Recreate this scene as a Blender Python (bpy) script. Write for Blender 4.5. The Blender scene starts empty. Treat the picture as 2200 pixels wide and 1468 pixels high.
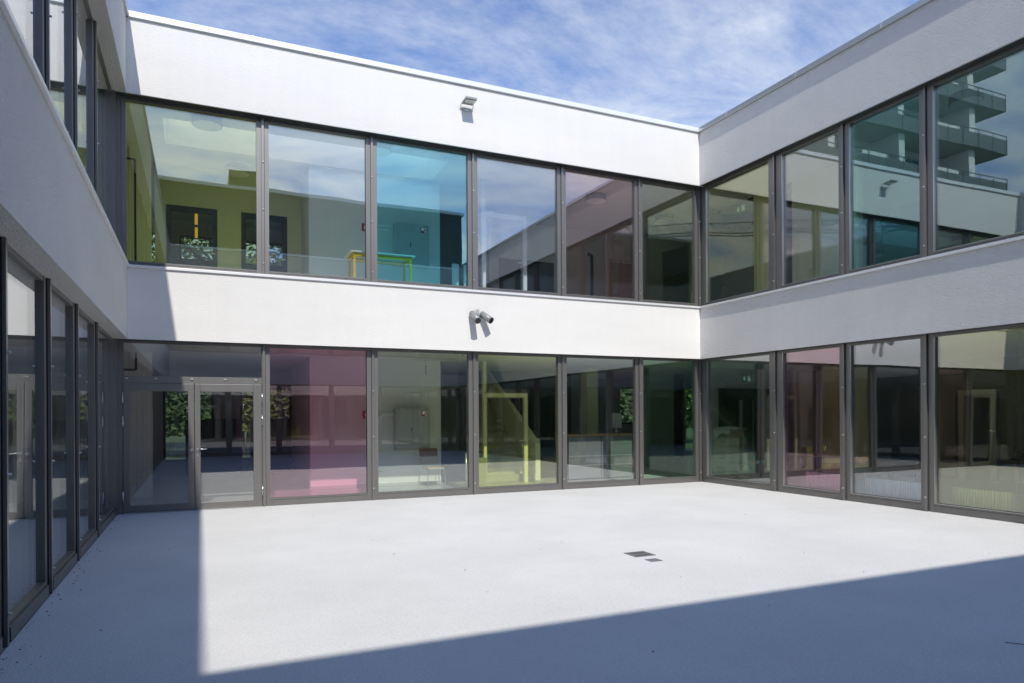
import bpy, bmesh, math, random
from mathutils import Vector, Matrix
random.seed(7)
SC = bpy.context.scene
COL = SC.collection

# ------------------------------------------------------------------ measures
L = 12.30            # width of the courtyard between the plaster bands
F = 17.05            # distance from the back band to the front band
LB, SB, UB, RB = 3.03, 4.26, 7.27, 8.56   # lower band bottom / top, upper band bottom / top
UF = 4.40            # upper floor level

# ------------------------------------------------------------------ camera
cam_d = bpy.data.cameras.new('camera')
cam = bpy.data.objects.new('camera', cam_d)
COL.objects.link(cam)
f_px, yaw, roll, y0 = 1487.93, 0.4236, 0.0053, 890.19
cam_d.sensor_width = 36.0
cam_d.lens = f_px / 2200 * 36
cam_d.shift_y = (y0 - 734) / 2200
cam_d.clip_end = 2000
cam_d.clip_start = 0.05
Rv = Vector((math.cos(yaw), -math.sin(yaw), 0)); Dv = Vector((math.sin(yaw), math.cos(yaw), 0)); Zv = Vector((0, 0, 1))
c_, s_ = math.cos(roll), math.sin(roll)
rx = c_ * Rv - s_ * Zv; ux = s_ * Rv + c_ * Zv; bz = -Dv
M = Matrix(((rx.x, ux.x, bz.x, 1.124), (rx.y, ux.y, bz.y, -13.558), (rx.z, ux.z, bz.z, 1.70), (0, 0, 0, 1)))
cam.matrix_world = M
SC.camera = cam

# ------------------------------------------------------------------ world, sun, exposure
sun_dir = Vector((0.13, 1.0, -1.025)).normalized()       # way the light travels
el = math.asin(-sun_dir.z)
W = bpy.data.worlds.new('World'); SC.world = W; W.use_nodes = True
nt = W.node_tree; N = nt.nodes; LK = nt.links
for n in list(N): N.remove(n)
out = N.new('ShaderNodeOutputWorld'); bg = N.new('ShaderNodeBackground'); bg.inputs['Strength'].default_value = 0.125
sky = N.new('ShaderNodeTexSky'); sky.sky_type = 'NISHITA'; sky.sun_disc = False
sky.sun_elevation = el; sky.sun_rotation = math.atan2(-sun_dir.x, -sun_dir.y)
sky.altitude = 450; sky.air_density = 1.0; sky.dust_density = 0.6; sky.ozone_density = 1.6
tc = N.new('ShaderNodeTexCoord'); sep = N.new('ShaderNodeSeparateXYZ'); LK.new(tc.outputs['Generated'], sep.inputs[0])
def wmath(op, a, b=None, clamp=False):
    n = N.new('ShaderNodeMath'); n.operation = op; n.use_clamp = clamp
    for i, v in enumerate((a, b)):
        if v is None: continue
        if isinstance(v, (int, float)): n.inputs[i].default_value = v
        else: LK.new(v, n.inputs[i])
    return n.outputs[0]
zz = wmath('ADD', wmath('MAXIMUM', sep.outputs[2], 0.0), 0.16)
comb = N.new('ShaderNodeCombineXYZ')
LK.new(wmath('DIVIDE', sep.outputs[0], zz), comb.inputs[0]); LK.new(wmath('DIVIDE', sep.outputs[1], zz), comb.inputs[1])
mp = N.new('ShaderNodeMapping'); LK.new(comb.outputs[0], mp.inputs[0]); mp.inputs['Location'].default_value = (3.1, 1.7, 0.4); mp.inputs['Rotation'].default_value = (0, 0, 0.5); mp.inputs['Scale'].default_value = (0.8, 1.25, 1)
n1 = N.new('ShaderNodeTexNoise'); n1.inputs['Scale'].default_value = 1.1; n1.inputs['Detail'].default_value = 9; n1.inputs['Roughness'].default_value = 0.62; n1.inputs['Distortion'].default_value = 0.35
n2 = N.new('ShaderNodeTexNoise'); n2.inputs['Scale'].default_value = 8.5; n2.inputs['Detail'].default_value = 9; n2.inputs['Roughness'].default_value = 0.68
LK.new(mp.outputs[0], n1.inputs['Vector']); LK.new(mp.outputs[0], n2.inputs['Vector'])
r1 = N.new('ShaderNodeMapRange'); r1.inputs[1].default_value = 0.49; r1.inputs[2].default_value = 0.82; LK.new(n1.outputs[0], r1.inputs[0])
r2 = N.new('ShaderNodeMapRange'); r2.inputs[1].default_value = 0.36; r2.inputs[2].default_value = 0.72; LK.new(n2.outputs[0], r2.inputs[0])
veil = wmath('MULTIPLY', r2.outputs[0], 0.20)
body = wmath('MULTIPLY', r1.outputs[0], wmath('ADD', wmath('MULTIPLY', r2.outputs[0], 0.45), 0.55))
cf = wmath('ADD', wmath('MULTIPLY', body, 0.85), veil, True)
low = N.new('ShaderNodeMapRange'); low.inputs[1].default_value = 0.0; low.inputs[1].default_value = 0.30; low.inputs[2].default_value = 0.56; low.inputs[3].default_value = 1.25; low.inputs[4].default_value = 0.0
LK.new(sep.outputs[2], low.inputs[0])
thin = N.new('ShaderNodeMapRange'); thin.inputs[1].default_value = 0.55; thin.inputs[2].default_value = 0.95; thin.inputs[3].default_value = 1.0; thin.inputs[4].default_value = 0.35   # one thin layer looks denser towards the horizon
LK.new(sep.outputs[2], thin.inputs[0])
cf = wmath('MULTIPLY', cf, thin.outputs[0])
n3 = N.new('ShaderNodeTexNoise'); n3.inputs['Scale'].default_value = 1.9; n3.inputs['Detail'].default_value = 10; n3.inputs['Roughness'].default_value = 0.66; n3.inputs['Distortion'].default_value = 0.6
LK.new(mp.outputs[0], n3.inputs['Vector'])
r3 = N.new('ShaderNodeMapRange'); r3.inputs[1].default_value = 0.40; r3.inputs[2].default_value = 0.66; LK.new(n3.outputs[0], r3.inputs[0])
cf = wmath('MINIMUM', wmath('ADD', cf, wmath('MULTIPLY', low.outputs[0], wmath('ADD', wmath('MULTIPLY', r3.outputs[0], 0.62), 0.10))), 0.94)
mixc = N.new('ShaderNodeMix'); mixc.data_type = 'RGBA'
tint = N.new('ShaderNodeMix'); tint.data_type = 'RGBA'; tint.blend_type = 'MULTIPLY'; tint.inputs[0].default_value = 1.0
LK.new(sky.outputs[0], tint.inputs[6]); tint.inputs[7].default_value = (0.62, 0.97, 1.42, 1)
LK.new(cf, mixc.inputs[0]); LK.new(tint.outputs[2], mixc.inputs[6])
# thin clouds scatter forward: they are brighter towards the sun
dot = N.new('ShaderNodeVectorMath'); dot.operation = 'DOT_PRODUCT'; LK.new(tc.outputs['Generated'], dot.inputs[0]); dot.inputs[1].default_value = tuple(-sun_dir)
glow = N.new('ShaderNodeMapRange'); glow.interpolation_type = 'SMOOTHSTEP'; glow.inputs[1].default_value = -0.1; glow.inputs[2].default_value = 1.0; glow.inputs[3].default_value = 1.0; glow.inputs[4].default_value = 1.75
LK.new(dot.outputs['Value'], glow.inputs[0])
cc = N.new('ShaderNodeVectorMath'); cc.operation = 'SCALE'; cc.inputs[0].default_value = (7.0, 7.3, 7.8); LK.new(glow.outputs[0], cc.inputs['Scale'])
LK.new(cc.outputs[0], mixc.inputs[7])
LK.new(mixc.outputs[2], bg.inputs['Color']); LK.new(bg.outputs[0], out.inputs[0])

sd = bpy.data.lights.new('sun', 'SUN'); sd.energy = 3.65; sd.angle = math.radians(0.53); sd.color = (1.0, 0.95, 0.865)
so = bpy.data.objects.new('sun', sd); COL.objects.link(so)
so.rotation_euler = sun_dir.to_track_quat('-Z', 'Y').to_euler(); so.location = (-5, -30, 40)
SC.view_settings.view_transform = 'Standard'; SC.view_settings.look = 'None'
SC.view_settings.exposure = 0.10; SC.view_settings.gamma = 1.0; SC.view_settings.use_curve_mapping = False
cy = SC.cycles
cy.use_denoising = True
try: cy.denoiser = 'OPENIMAGEDENOISE'
except Exception: pass
cy.max_bounces = 14; cy.diffuse_bounces = 8; cy.glossy_bounces = 6; cy.transmission_bounces = 6; cy.transparent_max_bounces = 32
cy.sample_clamp_indirect = 6.0; cy.caustics_reflective = False; cy.caustics_refractive = False

# ------------------------------------------------------------------ materials
def nodes_of(m):
    m.use_nodes = True
    t = m.node_tree
    b = next(n for n in t.nodes if n.type == 'BSDF_PRINCIPLED')
    return t, b
def mat(name, col, rough=0.6, metal=0.0, var=0.0, vscale=3.0, bump=0.0, bscale=40.0, stretch=(1, 1, 1), spec=None, detail=4, emit=None):
    m = bpy.data.materials.new(name); t, b = nodes_of(m)
    b.inputs['Base Color'].default_value = (*col, 1); b.inputs['Roughness'].default_value = rough; b.inputs['Metallic'].default_value = metal
    if spec is not None: b.inputs['Specular IOR Level'].default_value = spec
    if emit: b.inputs['Emission Color'].default_value = (*emit[0], 1); b.inputs['Emission Strength'].default_value = emit[1]
    tcn = t.nodes.new('ShaderNodeTexCoord'); mpn = t.nodes.new('ShaderNodeMapping'); mpn.inputs['Scale'].default_value = stretch
    t.links.new(tcn.outputs['Object'], mpn.inputs[0])
    if var > 0:
        nz = t.nodes.new('ShaderNodeTexNoise'); nz.inputs['Scale'].default_value = vscale; nz.inputs['Detail'].default_value = detail; nz.inputs['Roughness'].default_value = 0.6
        t.links.new(mpn.outputs[0], nz.inputs['Vector'])
        mr = t.nodes.new('ShaderNodeMapRange'); mr.inputs[1].default_value = 0.25; mr.inputs[2].default_value = 0.75; mr.inputs[3].default_value = 1 - var; mr.inputs[4].default_value = 1 + var
        t.links.new(nz.outputs[0], mr.inputs[0])
        mx = t.nodes.new('ShaderNodeMix'); mx.data_type = 'RGBA'; mx.blend_type = 'MULTIPLY'; mx.inputs[0].default_value = 1; mx.inputs[6].default_value = (*col, 1)
        t.links.new(mr.outputs[0], mx.inputs[7]); t.links.new(mx.outputs[2], b.inputs['Base Color'])
    if bump > 0:
        nb = t.nodes.new('ShaderNodeTexNoise'); nb.inputs['Scale'].default_value = bscale; nb.inputs['Detail'].default_value = 3; nb.inputs['Roughness'].default_value = 0.65
        t.links.new(mpn.outputs[0], nb.inputs['Vector'])
        bp = t.nodes.new('ShaderNodeBump'); bp.inputs['Strength'].default_value = 1.0; bp.inputs['Distance'].default_value = bump
        t.links.new(nb.outputs[0], bp.inputs['Height']); t.links.new(bp.outputs[0], b.inputs['Normal'])
    return m

def glass(name, col, r0=0.175, refl=None):
    m = bpy.data.materials.new(name); m.use_nodes = True; t = m.node_tree
    for n in list(t.nodes): t.nodes.remove(n)
    o = t.nodes.new('ShaderNodeOutputMaterial'); mx = t.nodes.new('ShaderNodeMixShader')
    tr = t.nodes.new('ShaderNodeBsdfTransparent'); gl = t.nodes.new('ShaderNodeBsdfGlossy'); gl.inputs['Roughness'].default_value = 0.0
    tr.inputs['Color'].default_value = (*[math.sqrt(c) for c in col], 1)
    gl.inputs['Color'].default_value = (*(refl or (0.97, 0.98, 1.0)), 1)
    lw = t.nodes.new('ShaderNodeLayerWeight'); lw.inputs['Blend'].default_value = 0.5
    pw = t.nodes.new('ShaderNodeMath'); pw.operation = 'POWER'; pw.inputs[1].default_value = 5; t.links.new(lw.outputs['Facing'], pw.inputs[0])
    ma = t.nodes.new('ShaderNodeMath'); ma.operation = 'MULTIPLY_ADD'; ma.inputs[1].default_value = 1 - r0; ma.inputs[2].default_value = r0
    t.links.new(pw.outputs[0], ma.inputs[0]); t.links.new(ma.outputs[0], mx.inputs[0])
    # a very slight roll in the float glass, so that reflections are not ruler-perfect
    tcn = t.nodes.new('ShaderNodeTexCoord'); nz = t.nodes.new('ShaderNodeTexNoise'); nz.inputs['Scale'].default_value = 0.9; nz.inputs['Detail'].default_value = 0
    t.links.new(tcn.outputs['Object'], nz.inputs['Vector'])
    bp = t.nodes.new('ShaderNodeBump'); bp.inputs['Strength'].default_value = 1; bp.inputs['Distance'].default_value = 0.0016
    t.links.new(nz.outputs[0], bp.inputs['Height']); t.links.new(bp.outputs[0], gl.inputs['Normal'])
    t.links.new(tr.outputs[0], mx.inputs[1]); t.links.new(gl.outputs[0], mx.inputs[2]); t.links.new(mx.outputs[0], o.inputs[0])
    return m

def plaster(name, col, stretch, amp, sc):
    """combed mineral render: fine horizontal grooves broken by grain, soft stains"""
    m = bpy.data.materials.new(name); t, b = nodes_of(m)
    b.inputs['Roughness'].default_value = 0.9; b.inputs['Specular IOR Level'].default_value = 0.15
    tcn = t.nodes.new('ShaderNodeTexCoord')
    mpn = t.nodes.new('ShaderNodeMapping'); mpn.inputs['Scale'].default_value = stretch; t.links.new(tcn.outputs['Object'], mpn.inputs[0])
    big = t.nodes.new('ShaderNodeTexNoise'); big.inputs['Scale'].default_value = 0.9; big.inputs['Detail'].default_value = 6; big.inputs['Roughness'].default_value = 0.6; t.links.new(mpn.outputs[0], big.inputs['Vector'])
    mr = t.nodes.new('ShaderNodeMapRange'); mr.inputs[1].default_value = 0.3; mr.inputs[2].default_value = 0.7; mr.inputs[3].default_value = 0.955; mr.inputs[4].default_value = 1.03; t.links.new(big.outputs[0], mr.inputs[0])
    mx = t.nodes.new('ShaderNodeMix'); mx.data_type = 'RGBA'; mx.blend_type = 'MULTIPLY'; mx.inputs[0].default_value = 1; mx.inputs[6].default_value = (*col, 1)
    t.links.new(mr.outputs[0], mx.inputs[7]); t.links.new(mx.outputs[2], b.inputs['Base Color'])
    # weather: very faint streaks running down
    ms = t.nodes.new('ShaderNodeMapping'); ms.inputs['Scale'].default_value = (5, 5, 0.22); t.links.new(tcn.outputs['Object'], ms.inputs[0])
    ns = t.nodes.new('ShaderNodeTexNoise'); ns.inputs['Scale'].default_value = 1.0; ns.inputs['Detail'].default_value = 5; ns.inputs['Roughness'].default_value = 0.65; t.links.new(ms.outputs[0], ns.inputs['Vector'])
    m2 = t.nodes.new('ShaderNodeMapRange'); m2.inputs[1].default_value = 0.35; m2.inputs[2].default_value = 0.7; m2.inputs[3].default_value = 1.006; m2.inputs[4].default_value = 0.984; t.links.new(ns.outputs[0], m2.inputs[0])
    mk = t.nodes.new('ShaderNodeMath'); mk.operation = 'MULTIPLY'; t.links.new(mr.outputs[0], mk.inputs[0]); t.links.new(m2.outputs[0], mk.inputs[1]); t.links.new(mk.outputs[0], mx.inputs[7])
    a = t.nodes.new('ShaderNodeTexNoise'); a.inputs['Scale'].default_value = sc; a.inputs['Detail'].default_value = 4; a.inputs['Roughness'].default_value = 0.7; t.links.new(mpn.outputs[0], a.inputs['Vector'])
    g = t.nodes.new('ShaderNodeTexNoise'); g.inputs['Scale'].default_value = sc * 2.3; g.inputs['Detail'].default_value = 2; t.links.new(tcn.outputs['Object'], g.inputs['Vector'])
    ad = t.nodes.new('ShaderNodeMath'); ad.operation = 'MULTIPLY_ADD'; ad.inputs[1].default_value = 0.5; t.links.new(g.outputs[0], ad.inputs[0]); t.links.new(a.outputs[0], ad.inputs[2])
    bp = t.nodes.new('ShaderNodeBump'); bp.inputs['Strength'].default_value = 1; bp.inputs['Distance'].default_value = amp
    t.links.new(ad.outputs[0], bp.inputs['Height']); t.links.new(bp.outputs[0], b.inputs['Normal'])
    return m

def paving(name):
    m = bpy.data.materials.new(name); t, b = nodes_of(m)
    b.inputs['Roughness'].default_value = 0.85; b.inputs['Specular IOR Level'].default_value = 0.2
    tcn = t.nodes.new('ShaderNodeTexCoord')
    def noise(s, d, r=0.6):
        n = t.nodes.new('ShaderNodeTexNoise'); n.inputs['Scale'].default_value = s; n.inputs['Detail'].default_value = d; n.inputs['Roughness'].default_value = r
        t.links.new(tcn.outputs['Object'], n.inputs['Vector']); return n.outputs[0]
    def rng(x, a, b_, c, d):
        n = t.nodes.new('ShaderNodeMapRange'); n.inputs[1].default_value = a; n.inputs[2].default_value = b_; n.inputs[3].default_value = c; n.inputs[4].default_value = d
        t.links.new(x, n.inputs[0]); return n.outputs[0]
    def mul(a, b_):
        n = t.nodes.new('ShaderNodeMath'); n.operation = 'MULTIPLY'; t.links.new(a, n.inputs[0]); t.links.new(b_, n.inputs[1]); return n.outputs[0]
    v = t.nodes.new('ShaderNodeTexVoronoi'); v.inputs['Scale'].default_value = 70; t.links.new(tcn.outputs['Object'], v.inputs['Vector'])
    k = mul(mul(rng(noise(0.55, 7, 0.66), 0.3, 0.7, 0.92, 1.045), rng(noise(75, 4, 0.75), 0.32, 0.68, 0.82, 1.12)), rng(noise(28, 3, 0.7), 0.3, 0.72, 0.95, 1.05))
    mx = t.nodes.new('ShaderNodeMix'); mx.data_type = 'RGBA'; mx.blend_type = 'MULTIPLY'; mx.inputs[0].default_value = 1; mx.inputs[6].default_value = (0.775, 0.772, 0.752, 1)
    t.links.new(k, mx.inputs[7]); t.links.new(mx.outputs[2], b.inputs['Base Color'])
    bp = t.nodes.new('ShaderNodeBump'); bp.inputs['Strength'].default_value = 0.7; bp.inputs['Distance'].default_value = 0.004
    t.links.new(v.outputs['Distance'], bp.inputs['Height']); t.links.new(bp.outputs[0], b.inputs['Normal'])
    return m

WHITE = (0.775, 0.762, 0.735)
m_pl_x = plaster('render_combed_x', WHITE, (0.35, 1, 1.6), 0.0055, 34)
m_pl_y = plaster('render_combed_y', WHITE, (1, 0.7, 1.1), 0.030, 32)
m_pave = paving('courtyard_granulate')
m_frame = mat('bronze_anodised', (0.235, 0.228, 0.218), 0.46, 0.75, var=0.05, vscale=2.0, stretch=(3, 3, 0.4))
m_rib = mat('bronze_anodised_rib', (0.265, 0.257, 0.247), 0.40, 0.78)
m_soffit = mat('dark_metal_soffit', (0.05, 0.052, 0.05), 0.5, 0.3)
m_gasket = mat('black_gasket', (0.012, 0.012, 0.014), 0.6)
m_cop = mat('lit_coping_metal', (0.80, 0.81, 0.81), 0.32, 0.25, var=0.03, vscale=1.0)  # coping metal toned white as in full sun; also on the drip edges
m_copr = mat('shaded_coping_metal', (0.62, 0.64, 0.66), 0.30, 0.75, var=0.03, vscale=1.0)  # same coping metal toned darker for the wings in shade
m_sill = mat('aluminium_sill', (0.84, 0.84, 0.84), 0.38, 0.3, var=0.03, vscale=2.0)
m_steel = mat('brushed_steel', (0.66, 0.66, 0.65), 0.28, 0.9)
m_bolt = mat('zinc_bolt', (0.8, 0.8, 0.78), 0.3, 0.6)
m_wallin = mat('interior_white_paint', (0.88, 0.88, 0.86), 0.8, var=0.03, vscale=1.2)
m_ceil = mat('ceiling_paint', (0.87, 0.87, 0.85), 0.85, var=0.04, vscale=1.5)
m_floorup = mat('pale_upper_floor', (0.82, 0.82, 0.79), 0.5, var=0.05, vscale=3)
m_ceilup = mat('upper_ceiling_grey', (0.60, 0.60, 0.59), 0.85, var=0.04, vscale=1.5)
m_floorin = mat('linoleum_grey', (0.42, 0.43, 0.43), 0.3, var=0.08, vscale=4)
m_ywall = mat('olive_yellow_wall', (0.82, 0.83, 0.58), 0.75, var=0.04, vscale=1.3)
m_dark = mat('dark_door_paint', (0.035, 0.038, 0.045), 0.45, var=0.1, vscale=3)
m_blue = mat('dark_blue_door', (0.035, 0.06, 0.085), 0.5, var=0.1, vscale=3)
m_olive = mat('olive_panel', (0.30, 0.31, 0.13), 0.7, var=0.06, vscale=3)
m_grey = mat('cabinet_grey', (0.55, 0.565, 0.565), 0.5, var=0.03, vscale=3)
m_charcoal = mat('charcoal_front', (0.25, 0.265, 0.27), 0.5, var=0.08, vscale=4)
m_timber = mat('oak_top', (0.52, 0.33, 0.16), 0.5, var=0.18, vscale=3, stretch=(1, 14, 14))
m_ply = mat('beech_ply', (0.62, 0.38, 0.17), 0.45, var=0.15, vscale=4, stretch=(2, 12, 12))
m_plyd = mat('walnut_ply', (0.30, 0.15, 0.07), 0.45, var=0.15, vscale=4, stretch=(2, 12, 12))
m_yel = mat('yellow_steel', (0.85, 0.52, 0.03), 0.4)
m_wtop = mat('white_laminate', (0.82, 0.83, 0.81), 0.4)
m_red = mat('sign_red', (0.42, 0.03, 0.04), 0.5)
m_green = mat('sign_green', (0.01, 0.20, 0.10), 0.5, emit=((0.01, 0.25, 0.12), 0.06))
m_wsign = mat('sign_white', (0.85, 0.87, 0.85), 0.5, emit=((0.8, 0.9, 0.85), 0.15))
m_lampside = mat('lamp_grey_ring', (0.28, 0.29, 0.30), 0.5)
m_diff = mat('lamp_diffuser', (0.82, 0.83, 0.83), 0.5)
m_black = mat('black_matt', (0.02, 0.02, 0.022), 0.6)
m_card = mat('corrugated_cardboard', (0.42, 0.31, 0.17), 0.85, var=0.06, vscale=6)
m_ink = mat('printing_ink', (0.05, 0.04, 0.03), 0.8)
m_cloth = mat('white_plastic_sheet', (0.75, 0.80, 0.78), 0.35, var=0.05, vscale=8, bump=0.02, bscale=9)
m_lampcast = mat('lamp_cast_grey', (0.30, 0.31, 0.31), 0.45, 0.2)
m_lens = mat('lamp_black_lens', (0.02, 0.02, 0.025), 0.12)
m_rad = mat('radiator_white', (0.80, 0.81, 0.80), 0.4)
m_bluep = mat('blue_steel', (0.05, 0.10, 0.45), 0.4)
m_pinkrack = mat('red_steel_wire', (0.36, 0.13, 0.12), 0.4)
m_concrete = mat('stair_concrete', (0.58, 0.58, 0.56), 0.8, var=0.08, vscale=4, bump=0.003, bscale=60)
m_iron = mat('cast_iron', (0.26, 0.26, 0.25), 0.6, 0.4, var=0.15, vscale=30)
m_roof = mat('roof_gravel', (0.32, 0.31, 0.30), 0.9, var=0.2, vscale=30)
m_bark = mat('bark', (0.10, 0.075, 0.055), 0.9, var=0.25, vscale=8, bump=0.02, bscale=25)
m_grass = mat('grass_ground', (0.06, 0.09, 0.03), 0.9, var=0.35, vscale=2.5, bump=0.03, bscale=30)
m_tower = mat('tower_white_wall', (0.70, 0.70, 0.68), 0.8, var=0.04, vscale=0.7)
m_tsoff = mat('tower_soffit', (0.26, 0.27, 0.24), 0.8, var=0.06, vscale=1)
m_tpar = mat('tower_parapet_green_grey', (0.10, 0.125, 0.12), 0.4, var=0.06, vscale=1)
m_twin = mat('tower_window', (0.04, 0.05, 0.055), 0.12)
m_block = mat('block_dark_brick', (0.10, 0.095, 0.085), 0.85, var=0.15, vscale=3)
m_crane = mat('crane_paint', (0.16, 0.15, 0.12), 0.6)

def leafmat(name, c):
    m = mat(name, c, 0.6, var=0.45, vscale=1.1)
    t, b = nodes_of(m)
    try:
        b.inputs['Transmission Weight'].default_value = 0.0
        b.inputs['Subsurface Weight'].default_value = 0.0
    except Exception: pass
    return m
m_leaf = [leafmat('leaf_a', (0.075, 0.12, 0.022)), leafmat('leaf_b', (0.055, 0.10, 0.03)), leafmat('leaf_c', (0.10, 0.115, 0.02))]

G = {
 'clear': glass('glass_clear', (0.93, 0.96, 0.94)),
 'cleargreen': glass('glass_clear_green', (0.88, 0.95, 0.88)),
 'yellow': glass('glass_yellow', (0.93, 0.98, 0.52), refl=(0.97, 0.98, 1.0)),
 'cyan': glass('glass_cyan', (0.34, 0.84, 0.90), refl=(0.80, 0.97, 1.0)),
 'bluish': glass('glass_bluish', (0.84, 0.92, 0.97)),
 'pink': glass('glass_pink', (0.95, 0.62, 0.74), refl=(1.0, 0.93, 0.96)),
 'rose': glass('glass_rose', (0.93, 0.74, 0.72), refl=(1.0, 0.94, 0.96)),
 'olive': glass('glass_olive', (0.84, 0.88, 0.72)),
 'green': glass('glass_green', (0.58, 0.85, 0.62), refl=(0.90, 1.0, 0.97)),
 'lime': glass('glass_lime', (0.86, 0.90, 0.62), refl=(0.97, 0.98, 0.88)),
 'teal': glass('glass_teal', (0.46, 0.82, 0.84), refl=(0.80, 0.96, 0.97)),
 'paleteal': glass('glass_pale_teal', (0.66, 0.87, 0.85), refl=(0.86, 0.97, 0.97)),
 'inner': glass('glass_interior', (0.90, 0.92, 0.90), 0.045),
}

# ------------------------------------------------------------------ mesh helpers
class MB:
    def __init__(s): s.v = []; s.f = []; s.m = []
    def box(s, x0, x1, y0, y1, z0, z1, mi=0):
        x0, x1 = sorted((x0, x1)); y0, y1 = sorted((y0, y1)); z0, z1 = sorted((z0, z1))
        b = len(s.v)
        s.v += [(x0, y0, z0), (x1, y0, z0), (x1, y1, z0), (x0, y1, z0), (x0, y0, z1), (x1, y0, z1), (x1, y1, z1), (x0, y1, z1)]
        for q in ((0, 3, 2, 1), (4, 5, 6, 7), (0, 1, 5, 4), (1, 2, 6, 5), (2, 3, 7, 6), (3, 0, 4, 7)):
            s.f.append(tuple(b + i for i in q)); s.m.append(mi)
        return s
    def cyl(s, p0, p1, r, n=12, r1=None, mi=0):
        p0, p1 = Vector(p0), Vector(p1); r1 = r if r1 is None else r1
        a = (p1 - p0).normalized(); u = a.orthogonal().normalized(); w = a.cross(u); b = len(s.v)
        for p, rr in ((p0, r), (p1, r1)):
            for i in range(n):
                t = 2 * math.pi * i / n
                s.v.append(tuple(p + u * (rr * math.cos(t)) + w * (rr * math.sin(t))))
        for i in range(n):
            j = (i + 1) % n; s.f.append((b + i, b + j, b + n + j, b + n + i)); s.m.append(mi)
        s.f.append(tuple(b + i for i in reversed(range(n)))); s.f.append(tuple(b + n + i for i in range(n))); s.m += [mi, mi]
        return s
    def tube(s, pts, r, n=8):
        for a, b in zip(pts[:-1], pts[1:]): s.cyl(a, b, r, n)
        return s
    def poly(s, pts, mi=0):
        b = len(s.v); s.v += [tuple(p) for p in pts]; s.f.append(tuple(range(b, b + len(pts)))); s.m.append(mi); return s
    def prism(s, pts, ext):
        e = Vector(ext); n = len(pts); b = len(s.v)
        s.v += [tuple(p) for p in pts] + [tuple(Vector(p) + e) for p in pts]
        s.f.append(tuple(b + i for i in reversed(range(n)))); s.f.append(tuple(b + n + i for i in range(n)))
        for i in range(n):
            j = (i + 1) % n; s.f.append((b + i, b + j, b + n + j, b + n + i))
        s.m += [0] * (n + 2)
        return s

def root_of(o):
    while o.parent: o = o.parent
    return o
def build(mb, name, material, parent=None, smooth=False, bevel=0.0):
    off = Vector((0, 0, 0))
    if parent is not None: off = Vector(root_of(parent).location)
    me = bpy.data.meshes.new(name)
    me.from_pydata([tuple(Vector(v) - off) for v in mb.v], [], mb.f)
    mats = material if isinstance(material, (list, tuple)) else [material]
    for k in mats: me.materials.append(k)
    if len(mats) > 1: me.polygons.foreach_set('material_index', mb.m)
    bm = bmesh.new(); bm.from_mesh(me); bmesh.ops.recalc_face_normals(bm, faces=bm.faces); bm.to_mesh(me); bm.free()
    if smooth:
        for p_ in me.polygons: p_.use_smooth = len(p_.vertices) == 4
    o = bpy.data.objects.new(name, me); COL.objects.link(o)
    if parent is not None: o.parent = parent
    if bevel:
        bv = o.modifiers.new('bevel', 'BEVEL'); bv.width = bevel; bv.segments = 2; bv.limit_method = 'ANGLE'; bv.angle_limit = 0.7
    return o
def empty(name, loc, parent=None):
    o = bpy.data.objects.new(name, None); COL.objects.link(o); o.location = loc
    if parent is not None: o.parent = parent
    return o
def tag(o, label=None, cat=None, group=None, kind=None):
    if label: o['label'] = label
    if cat: o['category'] = cat
    if group: o['group'] = group
    if kind: o['kind'] = kind
    return o
def thing(name, label, cat, loc, group=None): return tag(empty(name, loc), label, cat, group)
def copy_tree(o, parent=None, shift=None):
    c = o.copy(); COL.objects.link(c); c.parent = parent
    if shift is not None: c.location = Vector(o.location) + Vector(shift)
    for ch in o.children: copy_tree(ch, c)
    return c

# ------------------------------------------------------------------ facades
def fmap(kind):
    if kind == 'back':  return lambda s, d: (s, d)
    if kind == 'left':  return lambda s, d: (-d, -s)
    if kind == 'right': return lambda s, d: (L + d, -s)
    if kind == 'front': return lambda s, d: (s, -F - d)
class FB(MB):
    def __init__(s, kind): super().__init__(); s.k = fmap(kind); s.off = 0.03 if kind == 'left' else 0.0
    def fb(s, s0, s1, d0, d1, z0, z1):
        a = s.k(s0, d0); b = s.k(s1, d1)
        return s.box(a[0], b[0], a[1], b[1], z0, z1)

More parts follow.
